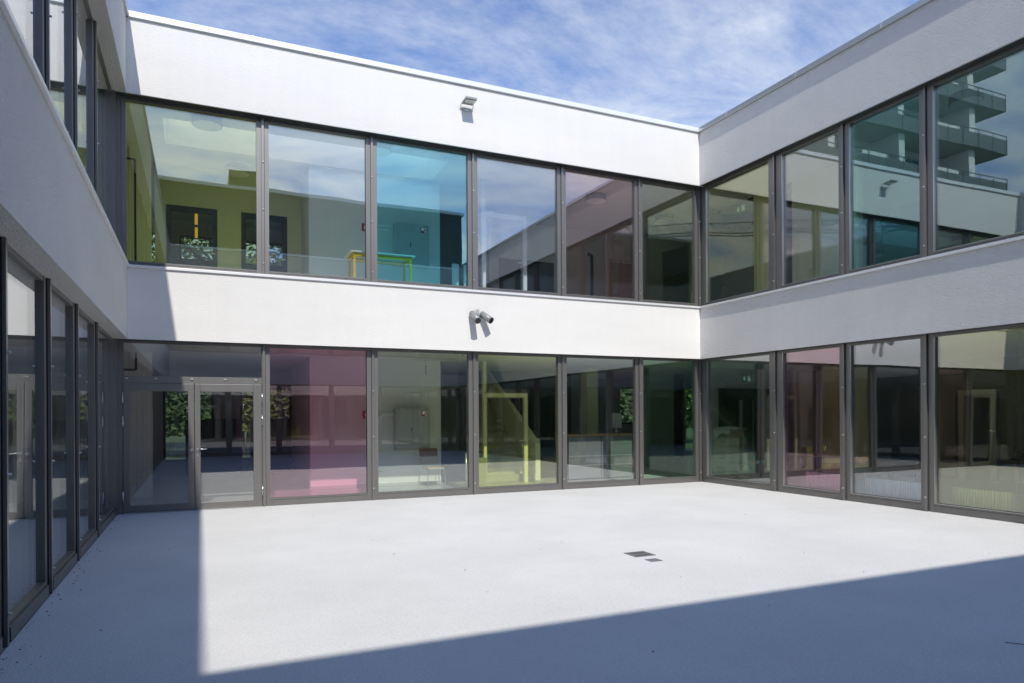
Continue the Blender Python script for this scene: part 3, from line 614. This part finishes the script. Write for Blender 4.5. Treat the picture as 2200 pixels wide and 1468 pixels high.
def chair():
    t = thing('chair', 'wooden school chair with chrome legs behind the clear pane', 'chair', (6.15, 2.2, 0))
    q = MB(); q.prism([(5.97, 1.98, .445), (6.37, 1.96, .445), (6.39, 2.36, .43), (5.97, 2.38, .43)], (0, 0, .018)); build(q, 'seat', m_ply, t, bevel=.008)
    q = MB(); q.prism([(5.92, 2.40, .70), (6.33, 2.38, .70), (6.35, 2.40, .75), (6.35, 2.43, .89), (5.90, 2.45, .89), (5.90, 2.42, .74)], (0, .015, 0)); build(q, 'backrest', m_plyd, t, bevel=.006)
    for pts in ([(5.92, 2.46, .88), (5.94, 2.42, .46), (5.89, 2.52, 0)], [(6.34, 2.44, .88), (6.36, 2.40, .46), (6.42, 2.50, 0)], [(5.98, 2.0, .445), (5.96, 1.95, 0)], [(6.36, 1.98, .445), (6.40, 1.93, 0)]):
        q = MB(); q.tube(pts, .011, 8); build(q, 'leg', m_steel, t)
    q = MB(); q.tube([(5.96, 2.4, .43), (5.98, 2.0, .43), (6.36, 1.98, .43), (6.37, 2.38, .43)], .010, 8); build(q, 'seat_frame', m_steel, t)
chair()

def yellow_table():
    t = thing('table', 'white topped table with yellow steel frame on the upper floor', 'table', (4.7, 1.35, UF))
    zt = UF + .012
    q = MB(); q.box(4.02, 5.42, 1.02, 1.72, zt + .715, zt + .745); build(q, 'table_top', m_wtop, t, bevel=.004)
    q = MB(); q.box(4.08, 5.36, 1.07, 1.11, zt + .64, zt + .70); q.box(4.08, 5.36, 1.63, 1.67, zt + .64, zt + .70); q.box(4.08, 4.12, 1.11, 1.63, zt + .64, zt + .70); q.box(5.32, 5.36, 1.11, 1.63, zt + .64, zt + .70); build(q, 'apron', m_yel, t)
    for x in (4.085, 5.305):
        for y in (1.075, 1.615):
            q = MB(); q.box(x, x + .05, y, y + .05, zt, zt + .714); build(q, 'leg', m_yel, t)
yellow_table()

def glass_door(z, lab):
    t = thing('inner_glass_door', lab, 'door', (8.0, 2.1, z), 'inner glass doors')
    mm = m_wallin
    q = MB(); q.box(7.42, 7.49, 2.06, 2.16, z, z + 3.0); q.box(7.49, 8.50, 2.062, 2.158, z + 2.12, z + 2.22); q.box(8.50, 8.60, 2.06, 2.16, z, z + 2.22); build(q, 'door_frame', mm, t)
    q = MB(); q.box(7.50, 7.515, 2.09, 2.12, z + .01, z + 2.115); q.box(8.475, 8.49, 2.09, 2.12, z + .01, z + 2.115); q.box(7.515, 8.475, 2.091, 2.119, z + .01, z + .03); q.box(7.515, 8.475, 2.091, 2.119, z + 2.10, z + 2.115); build(q, 'door_leaf', m_steel, t)
    q = MB(); q.box(7.512, 8.478, 2.10, 2.11, z + .025, z + 2.105); build(q, 'pane', G['inner'], t)
    q = MB(); q.box(7.42, 7.70, 1.99, 2.055, z + 2.15, z + 2.22); build(q, 'door_closer', m_wtop, t)
    q = MB(); q.cyl((8.52, 2.0, z + 1.04), (8.32, 2.0, z + 1.04), .012, 8); q.cyl((8.46, 2.0, z + 1.04), (8.46, 2.08, z + 1.04), .010, 8); build(q, 'handle', m_steel, t)
    q = MB(); q.box(8.43, 8.48, 2.072, 2.0795, z + .86, z + .98); build(q, 'lock_plate', m_steel, t)
glass_door(0.0, 'white framed inner glass door below, in front of the staircase')
glass_door(UF + .012, 'white framed inner glass door upstairs with steel lever handle')

def counter():
    t = thing('counter', 'charcoal reception counter with oak top behind the clear pane', 'counter', (10.7, 2.3, 0))
    q = MB(); q.box(9.72, 11.67, 2.02, 2.68, .0, 1.12); build(q, 'counter_body', m_black, t)
    for a, b in ((9.73, 10.685), (10.705, 11.66)):
        for z0, z1 in ((.03, .36), (.375, .60), (.615, 1.11)):
            q = MB(); q.box(a, b, 2.0, 2.019, z0, z1); build(q, 'front_panel', m_charcoal, t, bevel=.002)
        for z0 in (.3625, .6025):
            q = MB(); q.box(a, b, 2.005, 2.0189, z0, z0 + .0118); build(q, 'grip_strip', m_wtop, t)
    q = MB(); q.box(9.70, 11.69, 1.97, 2.70, 1.121, 1.16); build(q, 'counter_top', m_timber, t, bevel=.003)
    t2 = thing('monitor', 'grey flat monitor standing on the reception counter', 'monitor', (11.75, 2.6, 1.16))
    q = MB(); q.prism([(11.42, 2.60, 1.30), (11.66, 2.50, 1.30), (11.66, 2.50, 1.72), (11.42, 2.60, 1.72)], (.01, .03, 0)); build(q, 'screen', m_grey, t2)
    q = MB(); q.cyl((11.54, 2.58, 1.161), (11.54, 2.58, 1.4), .02, 10); q.box(11.44, 11.64, 2.50, 2.66, 1.161, 1.172); build(q, 'stand', m_steel, t2)
    q = MB(); q.cyl((11.36, 2.3, 1.161), (11.36, 2.3, 1.26), .03, 10); q.cyl((11.36, 2.3, 1.26), (11.36, 2.3, 1.33), .012, 8); tag(build(q, 'bottle', m_diff, smooth=True), 'small pale bottle on the counter next to the monitor', 'bottle')
counter()
q = MB(); q.box(6.95, 7.36, 1.75, 1.95, .0, .66); tag(build(q, 'low_cabinet', m_olive, bevel=.004), 'low panel cabinet, yellow light painted in, left of the inner glass door', 'cabinet')  # olive base colour holds the yellow light from the tinted pane
t = thing('barrier_post', 'thin steel barrier post in front of the dark corridor', 'post', (6.78, 1.6, 0))
q = MB(); q.cyl((6.78, 1.6, .02), (6.78, 1.6, .80), .022, 12); build(q, 'post', m_steel, t, smooth=True)
q = MB(); q.cyl((6.78, 1.6, 0), (6.78, 1.6, .02), .10, 18); build(q, 'base', m_steel, t)
for x, w in ((6.72, .16), (7.02, .035)):
    q = MB(); q.box(x, x + w, 2.3, 2.36, UF + .012, UF + .95); tag(build(q, 'white_post' if w > .1 else 'white_rod', m_wtop), 'broad white post upstairs at the corridor mouth' if w > .1 else 'thin white rod upstairs beside the broad white post', 'post')

# ceiling lamps
def lamp(x, y, z, lab, src=None):
    if src is None:
        t = thing('ceiling_lamp', lab, 'lamp', (x, y, z), 'round drum ceiling lamps')
        q = MB(); q.cyl((x, y, z - .15), (x, y, z - .001), .27, 36); build(q, 'ring', m_lampside, t, smooth=True)
        q = MB(); q.cyl((x, y, z - .158), (x, y, z - .1505), .255, 36); build(q, 'diffuser', m_diff, t)
        return t
    c = copy_tree(src, None); c.location = (x, y, z); c['label'] = lab; return c
l0 = lamp(1.28, 0.95, 7.42, 'round drum lamp upstairs nearest the yellow pane glass')
lamp(1.95, 3.55, 7.42, 'round drum lamp upstairs close to the two dark doors', l0)
lamp(4.60, 0.95, 7.42, 'round drum lamp in front of the white core, clear pane', l0)
lamp(10.6, 2.05, 7.42, 'round drum lamp behind the rose pane', l0)
lamp(13.45, 3.0, 7.42, 'round drum lamp behind the grey green corner pane', l0)
lamp(13.75, -5.55, 7.42, 'round drum lamp behind the pale teal pane of the right wing', l0)

# exit signs
def exit_sign(c, u, lab, two=True):
    """c = centre of the plate, u = horizontal direction along the plate"""
    u = Vector(u).normalized(); n = Vector((u.y, -u.x, 0)); c = Vector(c)
    t = thing('exit_sign', lab, 'sign', tuple(c), 'green exit signs')
    def slab(pts, d0, d1, name, mm, par):
        q = MB(); q.prism([c + u * a + Zv * b + n * d0 for a, b in pts], n * (d1 - d0)); return build(q, name, mm, par)
    w, h = (.20, .10)
    p = slab([(-w, -h), (w, -h), (w, h), (-w, h)], 0, .02, 'plate', m_green, t)
    slab([(-.11, .075), (-.085, .075), (-.085, -.01), (-.055, .03), (-.045, .01), (-.098, -.075), (-.15, .01), (-.14, .03), (-.11, -.01)], .0205, .0235, 'arrow', m_wsign, p)
    slab([(.03, -.08), (.03, .08), (.065, .08), (.065, -.08)], .0205, .0235, 'doorway', m_wsign, p)
    slab([(.085, .055), (.105, .08), (.13, .06), (.11, .04)], .0205, .0235, 'running_figure', m_wsign, p)
    slab([(.08, .035), (.11, .035), (.15, .0), (.14, -.015), (.115, .005), (.12, -.03), (.16, -.075), (.14, -.085), (.095, -.04), (.075, -.075), (.06, -.06), (.085, -.02)], .0205, .0235, 'running_figure', m_wsign, p)
exit_sign((15.95, 2.35, 2.72), (1, 0, 0), 'green exit sign with down arrow above the black doors, right hall')
exit_sign((5.86, 1.75, 2.72), (0.35, 1, 0), 'narrow green exit sign hanging above the hose cabinet')
exit_sign((14.46, 0.9, 7.2), (0, -1, 0), 'green exit sign upstairs in the right wing')
q = MB(); q.cyl((5.86, 1.75, 2.82), (5.86, 1.75, 3.02), .008, 6); tag(build(q, 'sign_rod', m_steel), 'thin rod holding the exit sign above the hose cabinet', 'rod')

# right hall: cartons, sheet, waste basket, toys, low tables, radiators
def carton(x, y, z, lx, ly, h, label, txt, face='x', rot=0):
    t = thing('carton', label, 'box', (x, y, z), 'moving cartons in the right hall')
    q = MB(); q.box(x - lx / 2, x + lx / 2, y - ly / 2, y + ly / 2, z, z + h); build(q, 'carton_body', m_card, t, bevel=.004)
    q = MB(); q.box(x - lx / 2 - .002, x - lx / 2, y - .03, y + .03, z + h - .10, z + h); build(q, 'tape', m_olive, t)
    fc = bpy.data.curves.new('printed_text', 'FONT'); fc.body = txt; fc.size = h * .26; fc.align_x = 'CENTER'; fc.extrude = .0005; fc.materials.append(m_ink)
    fo = bpy.data.objects.new('printed_text', fc); COL.objects.link(fo); fo.parent = t
    bpy.context.view_layer.update()
    me_ = bpy.data.meshes.new_from_object(fo.evaluated_get(bpy.context.evaluated_depsgraph_get())); me_.name = 'printed_text'
    bpy.data.objects.remove(fo); fo = bpy.data.objects.new('printed_text', me_); COL.objects.link(fo); fo.parent = t
    fo.rotation_euler = (math.pi / 2, 0, -math.pi / 2); fo.location = (-lx / 2 - .003, 0, h * .48)
    q = MB()
    for k in range(3): q.box(x - lx / 2 - .002, x - lx / 2, y - .17 + .02 * k, y + .17 - .05 * k, z + h * (.34 - .09 * k), z + h * (.36 - .09 * k) + .008)
    build(q, 'printed_lines', m_ink, t)
    return t
carton(14.05, 1.0, .0, .5, .62, .42, 'lowest carton of the stack, partly hidden at the window corner', 'UNGO')
carton(14.05, .98, .42, .5, .60, .42, 'middle carton of the stack by the corner window', 'UNGO')
carton(14.05, .96, .84, .5, .58, .40, 'top carton of the stack, draped with white sheet', 'UNGO')
carton(13.75, .18, .0, .42, .52, .36, 'single carton on the floor beside the carton stack', 'Umzug')
t = MB(); nx, ny = 9, 9
hs = [[1.245 + .07 * math.sin(i * 1.3 + j * .7) * .6 + random.uniform(-.025, .05) for j in range(ny)] for i in range(nx)]
for i in range(nx):
    for j in range(ny):
        x = 13.76 + i * .075; y = .62 + j * .085
        z = max(hs[i][j], 1.247) + .02
        if i == 0: z -= .16 + .12 * (j > 5)
        if i == 1: x = 13.775
        t.v.append((x, y, z))
for i in range(nx - 1):
    for j in range(ny - 1): t.f.append((i * ny + j, (i + 1) * ny + j, (i + 1) * ny + j + 1, i * ny + j + 1)); t.m.append(0)
sh = tag(build(t, 'plastic_sheet', m_cloth, smooth=True), 'crumpled white plastic sheet lying over the top carton', 'sheet')
so_ = sh.modifiers.new('thick', 'SOLIDIFY'); so_.thickness = .006
t = thing('waste_basket', 'dark basket with crumpled colourful wrappings beside the single carton', 'basket', (13.55, -.55, 0))
q = MB(); q.cyl((13.55, -.55, 0), (13.55, -.55, .45), .15, 20, r1=.20); build(q, 'basket', mat('basket_petrol', (.06, .10, .11), .6), t, smooth=True)
for k in range(9):
    q = MB(); a = k * .7; p = Vector((13.55 + .12 * math.cos(a), -.55 + .12 * math.sin(a), .44)); q.prism([p, p + Vector((.1, .02, .03)), p + Vector((.06, .08, .08)), p + Vector((-.02, .06, .05))], (0.01, -.02, .02))
    build(q, 'wrapping', [m_red, m_wtop, m_green, m_cloth, m_plyd][k % 5], t)

def low_table(x, y, lx, ly, h, mm, label):
    t = thing('low_table', label, 'table', (x, y, 0))
    q = MB(); q.box(x - lx / 2, x + lx / 2, y - ly / 2, y + ly / 2, h - .03, h); build(q, 'table_top', m_timber, t)
    for sx in (-1, 1):
        for sy in (-1, 1):
            q = MB(); q.box(x + sx * (lx / 2 - .03) - .025, x + sx * (lx / 2 - .03) + .025, y + sy * (ly / 2 - .03) - .025, y + sy * (ly / 2 - .03) + .025, 0, h - .031); build(q, 'leg', mm, t)
low_table(14.4, -2.55, .7, 1.3, .40, m_timber, 'low wooden table carrying toy trays behind the pink pane')
t = thing('toy_rainbow', 'nested wooden arch toy stepping up on the low table', 'toy', (14.45, -2.45, .40))
for k, c in enumerate(((.45, .10, .03), (.50, .16, .03), (.50, .22, .05), (.42, .2, .06))):
    q = MB(); q.box(14.40 + k * .03, 14.62, -2.6 + k * .04, -2.25 - k * .04, .521 + k * .08, .595 + k * .08); build(q, 'arch', mat('toy_orange_%s' % 'abcd'[k], c, .5), t)
for k, (yy, c, nm_) in enumerate(((-2.12, (.55, .5, .08), 'yellow'), (-2.42, (.42, .12, .2), 'berry red'), (-2.70, (.5, .48, .08), 'pale yellow'), (-3.0, (.15, .35, .12), 'green'))):
    t = thing('toy_tray', '%s toy tray on the low wooden table' % nm_, 'tray', (14.3, yy, .40), 'toy trays')
    q = MB(); q.box(14.12, 14.5, yy - .13, yy + .13, .401, .415); build(q, 'tray_base', mat('tray_' + nm_.replace(' ', '_'), c, .5), t)
    q = MB(); q.box(14.12, 14.135, yy - .13, yy + .13, .4155, .52); q.box(14.485, 14.5, yy - .13, yy + .13, .4155, .52); q.box(14.135, 14.485, yy - .13, yy - .115, .4155, .52); q.box(14.135, 14.485, yy + .115, yy + .13, .4155, .52); build(q, 'rim', bpy.data.materials['tray_' + nm_.replace(' ', '_')], t)
low_table(15.2, -.9, 1.0, 1.1, .66, m_bluep, 'table with blue steel legs behind the pink pane')
t = thing('armchair', 'dark wooden box armchair behind the bluish pane', 'armchair', (15.5, -2.95, 0))
q = MB(); q.box(15.2, 15.8, -3.5, -2.55, .30, .44); build(q, 'seat', m_black, t)
q = MB(); q.box(15.72, 15.85, -3.5, -2.55, .44, .95); build(q, 'backrest', m_black, t)
for y in (-3.58, -2.54):
    q = MB(); q.box(15.2, 15.85, y, y + .06, 0, .62); build(q, 'side_panel', m_plyd, t)
t = thing('desk', 'dark desk with pale legs behind the yellow pane of the right hall', 'desk', (16.5, -6.3, 0))
q = MB(); q.box(16.1, 16.9, -7.4, -4.9, .72, .76); build(q, 'desk_top', m_black, t)
for y in (-5.0, -6.1, -7.2):
    for x in (16.15, 16.8):
        q = MB(); q.box(x, x + .05, y, y + .05, 0, .719); build(q, 'leg', m_timber, t)
def radiator(y0_, y1, z0, z1, lab):
    t = thing('radiator', lab, 'radiator', (12.86, (y0_ + y1) / 2, z0), 'ribbed low radiators along the right glazing')
    q = MB(); q.box(12.865, 12.93, y0_, y1, z0, z1); build(q, 'core', m_rad, t)
    n = int(abs(y1 - y0_) / .05)
    for k in range(n):
        y = y0_ + .005 + k * .05
        q = MB(); q.box(12.835, 12.864, y, y + .030, z0 + .003, z1 - .003); build(q, 'fin', m_rad, t)
    for y in (y0_ + .1, y1 - .12):
        q = MB(); q.box(12.87, 12.92, y, y + .03, 0, z0 - .001); build(q, 'foot', m_steel, t)
radiator(-3.80, -2.70, .16, .45, 'low ribbed radiator seen through the pink pane')
radiator(-5.50, -4.15, .14, .43, 'low ribbed radiator seen through the bluish pane')
radiator(-6.80, -5.85, .12, .41, 'low ribbed radiator seen through the yellow pane, right wing')

# upper floor: wire rack, blackboard, low board, pendant tube
t = thing('wire_rack', 'red wire rack on the upper floor behind the rose pane', 'rack', (12.0, 3.0, UF))
zt = UF + .012
for x in (11.60, 11.95, 12.50):
    q = MB(); q.tube([(x, 3.0, zt), (x + .03, 3.0, zt + 1.62)], .018, 8); build(q, 'upright', m_pinkrack, t)
for k in range(8):
    q = MB(); q.tube([(11.6, 3.0, zt + .2 + k * .2), (12.5, 3.0, zt + .2 + k * .2)], .008, 6); build(q, 'crosswire', m_pinkrack, t)
for k in range(6):
    q = MB(); q.tube([(12.03 + k * .085, 3.0, zt + .1), (12.03 + k * .085, 3.0, zt + 1.6)], .006, 6); build(q, 'upright_wire', m_pinkrack, t)
q = MB(); q.box(11.66, 12.48, 3.03, 3.06, zt + .02, zt + 1.55); build(q, 'back_board', m_charcoal, t)
t = thing('blackboard', 'dark green standing blackboard behind the grey green corner pane', 'blackboard', (14.7, 4.0, UF))
q = MB(); q.prism([(14.25, 4.1, zt + .1), (15.15, 3.9, zt + .1), (15.15, 3.9, zt + 2.55), (14.25, 4.1, zt + 2.3)], (.01, .04, 0)); build(q, 'board', mat('board_green', (.03, .045, .036), .7, var=.15, vscale=4), t)
q = MB(); q.box(14.2, 14.24, 3.95, 4.2, zt, zt + .1); q.box(15.16, 15.2, 3.85, 4.0, zt, zt + .1); build(q, 'foot', m_steel, t)
q = MB(); q.box(14.85, 15.3, 3.2, 3.5, zt, zt + .95); tag(build(q, 'white_box', m_wallin), 'pale box standing in front of the standing blackboard', 'box')
q = MB(); q.box(7.6, 10.3, 3.6, 3.63, zt, zt + .62); tag(build(q, 'low_screen', m_wallin), 'low white screen wall upstairs behind the inner glass door', 'screen')
t = thing('pendant_lamp', 'yellow tube pendant lamp glowing behind the dark upper door', 'lamp', (1.07, 4.7, 6.2))
m_tube = mat('tube_yellow', (.85, .6, .15), .5, emit=((1.0, .62, .15), .55))
q = MB(); q.cyl((1.07, 4.7, 5.98), (1.07, 4.7, 6.22), .035, 12); build(q, 'tube', m_tube, t)
q = MB(); q.cyl((1.07, 4.7, 6.28), (1.07, 4.7, 6.55), .035, 12); build(q, 'tube', m_tube, t)
q = MB(); q.cyl((1.07, 4.7, 6.22), (1.07, 4.7, 6.28), .036, 12); q.cyl((1.07, 4.7, 6.55), (1.07, 4.7, 7.415), .006, 6); build(q, 'suspension', m_black, t)
q = MB(); q.box(.75, 2.25, 8.2, 8.7, 0, 1.6); tag(build(q, 'sideboard', m_dark), 'tall dark sideboard under the left far window, ground floor', 'cabinet')
q = MB(); q.box(2.5, 3.6, 8.2, 8.7, 0, 1.6); tag(build(q, 'sideboard', m_dark), 'tall dark sideboard under the second far window, ground floor', 'cabinet')

# ------------------------------------------------------------------ trees
def tree(x, y, h, r, label, mi, n=5200, seed=0):
    rr = random.Random(seed)
    t = thing('tree', label, 'tree', (x, y, 0), 'trees behind the back wing')
    q = MB(); q.cyl((x, y, -.1), (x + .1, y, h * .45), h * .025, 10, r1=h * .016); q.cyl((x + .1, y, h * .45), (x + .05, y, h * .85), h * .016, 8, r1=h * .005)
    cl = []
    for k in range(9):
        a = k * 2.4 + rr.random(); z = h * (.3 + .055 * k); e = r * (.9 - .06 * k)
        p1 = (x + e * math.cos(a), y + e * math.sin(a), z + h * .12); q.cyl((x + .08, y, z), p1, h * .009, 6, r1=h * .003); cl.append(Vector(p1))
        cl.append(Vector((x + e * .5 * math.cos(a + .8), y + e * .5 * math.sin(a + .8), z + h * .14)))
    cl.append(Vector((x, y, h * .9)))
    build(q, 'trunk', m_bark, t, smooth=True)
    c = MB()
    for k in range(n):
        ce = rr.choice(cl); p = ce + Vector((rr.gauss(0, r * .26), rr.gauss(0, r * .26), rr.gauss(0, h * .06)))
        s = rr.uniform(.10, .24); u = Vector((rr.gauss(0, 1), rr.gauss(0, 1), rr.gauss(0, .6))).normalized(); v = u.orthogonal().normalized()
        c.poly([p - u * s, p + v * s * .5, p + u * s, p - v * s * .5])
    build(c, 'crown', m_leaf[mi], t)
tl = [(-3.5, 23, 14.5, 3.6, 'broad tree seen through the left far windows', 0), (1.8, 23.5, 14, 3.6, 'tree with bright crown behind the double door window', 1), (7.0, 24, 14.5, 3.6, 'tree behind the middle of the back wing', 2), (24, 23.5, 13, 3.6, 'tree behind the counter window', 0), (30.5, 24, 12.5, 3.5, 'loose tree beyond the right end of the back wing', 2), (15.5, 24.0, 14.0, 3.5, 'dense tree behind the blue wall', 1)]
for i, a in enumerate(tl): tree(*a, seed=i + 3)

def shrub(x, y, h, r, mi, seed, lab):
    rr = random.Random(seed)
    t = thing('shrub', lab, 'shrub', (x, y, 0), 'shrubs behind the back wing')
    q = MB()
    for k in range(6):
        a = k * 1.05; q.cyl((x, y, -.06), (x + r * .6 * math.cos(a), y + r * .6 * math.sin(a), h * .75), .035, 6, r1=.01)
    build(q, 'stem', m_bark, t)
    c = MB()
    for k in range(4200):
        a = rr.uniform(0, 6.28); z = rr.uniform(.15, 1); e = r * math.sqrt(rr.random()) * (1.05 - .45 * z) * (1 + .25 * math.sin(3 * a + z * 5))
        p = Vector((x + e * math.cos(a), y + e * math.sin(a), z * h)); s = rr.uniform(.10, .20)
        u = Vector((rr.gauss(0, 1), rr.gauss(0, 1), rr.gauss(0, .6))).normalized(); v = u.orthogonal().normalized()
        c.poly([p - u * s, p + v * s * .5, p + u * s, p - v * s * .5])
    build(c, 'crown', m_leaf[mi], t)
SH = [(-.9, 19.6, 'leafy shrub at the far left edge of the double door window'), (1.0, 19.2, 'leafy green shrub seen through the left leaf of the double door'), (3.0, 19.8, 'leafy shrub seen through the right leaf of the double door'), (5.0, 19.3, 'yellowish shrub seen through the left side of the pink pane'), (22.4, 19.5, 'leafy shrub at the left edge of the window behind the monitor'), (24.4, 19.9, 'tall leafy shrub in the window behind the monitor'), (28.0, 19.4, 'leafy shrub in the bright opening at the green pane edge'), (30, 20.0, 'leafy shrub furthest right, beyond the green pane')]
for i, (x, y, lb) in enumerate(SH): shrub(x, y, 5.6 + .5 * (i % 3), 1.6, i % 3, 40 + i, lb)

# ------------------------------------------------------------------ buildings seen only as reflections
def tower():
    t = thing('apartment_tower', 'tall apartment tower with stacked dark balconies, mirrored in the right upper panes', 'building', (-17, 24, 0))
    q = MB(); q.box(-25.6, -6.5, 18.4, 30, 0, 32); build(q, 'wall', m_tower, t)
    zs = [4.95 + 2.95 * k for k in range(9)]
    for k, z in enumerate(zs):
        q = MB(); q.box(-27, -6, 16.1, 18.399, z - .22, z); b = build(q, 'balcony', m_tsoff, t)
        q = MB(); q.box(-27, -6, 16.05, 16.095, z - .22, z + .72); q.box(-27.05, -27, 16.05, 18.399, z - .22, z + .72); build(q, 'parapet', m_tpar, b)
        for x in (-24.3, -17.2, -11.0):
            q = MB(); q.box(x, x + .55, 16.5, 18.39, z + .001, z + 2.72); build(q, 'fin_wall', m_tower, b)
        for a, c in ((-23.4, -18.2), (-16.2, -12), (-10, -7)):
            q = MB(); q.box(a, c, 18.33, 18.398, z + .1, z + 2.3); build(q, 'window', m_twin, t)
            q = MB(); q.box(a, a + 2.2, 16.9, 17.3, z + 1.05, z + 1.45); build(q, 'planter', m_tower, b)
            for u in range(int(c - a)):
                q = MB(); q.box(a + u + .96, a + u + 1.04, 18.30, 18.329, z + .1, z + 2.3); build(q, 'window_post', m_tower, b)
            q = MB(); q.box(a + .4, a + 1.3, 18.31, 18.329, z + .3, z + 2.2); build(q, 'curtain', m_wtop, b)
        for u in range(14):
            q = MB(); q.box(-27 + u * 1.5, -27 + u * 1.5 + .05, 16.02, 16.049, z - .2, z + 1.0); build(q, 'railing_post', m_tpar, b)
        q = MB(); q.box(-27, -6, 16.03, 16.09, z + .96, z + 1.0); build(q, 'handrail', m_tpar, b)
tower()
def block():
    t = thing('apartment_block', 'dark flat roofed block behind the near wing, mirrored in upper panes', 'building', (5, -36, 0))
    q = MB(); q.box(-12, 17.3, -42, -30, 0, 15.1); build(q, 'wall', m_block, t)
    q = MB(); q.box(-12.15, 17.45, -42.15, -29.85, 15.1, 15.3); build(q, 'roof_edge', m_sill, t)
    q = MB(); q.box(2.8, 4.6, -33, -30.3, 15.3, 16.4); build(q, 'roof_housing', m_olive, t)
    for k in range(5):
        for x in range(-11, 12, 3):
            q = MB(); q.box(x, x + 1.6, -30.0, -29.94, .9 + 2.9 * k, 2.5 + 2.9 * k); build(q, 'window', m_twin, t)
block()
def crane():
    t = thing('tower_crane', 'lattice jib of a construction crane, mirrored in the corner panes', 'crane', (-52, -28, 0))
    a = Vector((-14, -46.5, 19.6)); b = Vector((-52, -28, 20.6))
    q = MB(); n = 30; off = Vector((0, 0, 1.1)); sd_ = (b - a).cross(Zv).normalized() * .55
    for k in range(n):
        p, r = a.lerp(b, k / n), a.lerp(b, (k + 1) / n)
        q.cyl(p + sd_, r + sd_, .05, 5); q.cyl(p - sd_, r - sd_, .05, 5); q.cyl(p + off, r + off, .04, 5)
        q.cyl(p + sd_, p.lerp(r, .5) + off, .02, 4); q.cyl(p.lerp(r, .5) + off, r + sd_, .02, 4); q.cyl(p - sd_, p.lerp(r, .5) + off, .02, 4); q.cyl(p.lerp(r, .5) + off, r - sd_, .02, 4)
    build(q, 'jib', m_crane, t)
    q = MB(); q.box(-52.6, -51.4, -28.6, -27.4, 0, 24); build(q, 'mast', m_crane, t)
crane()
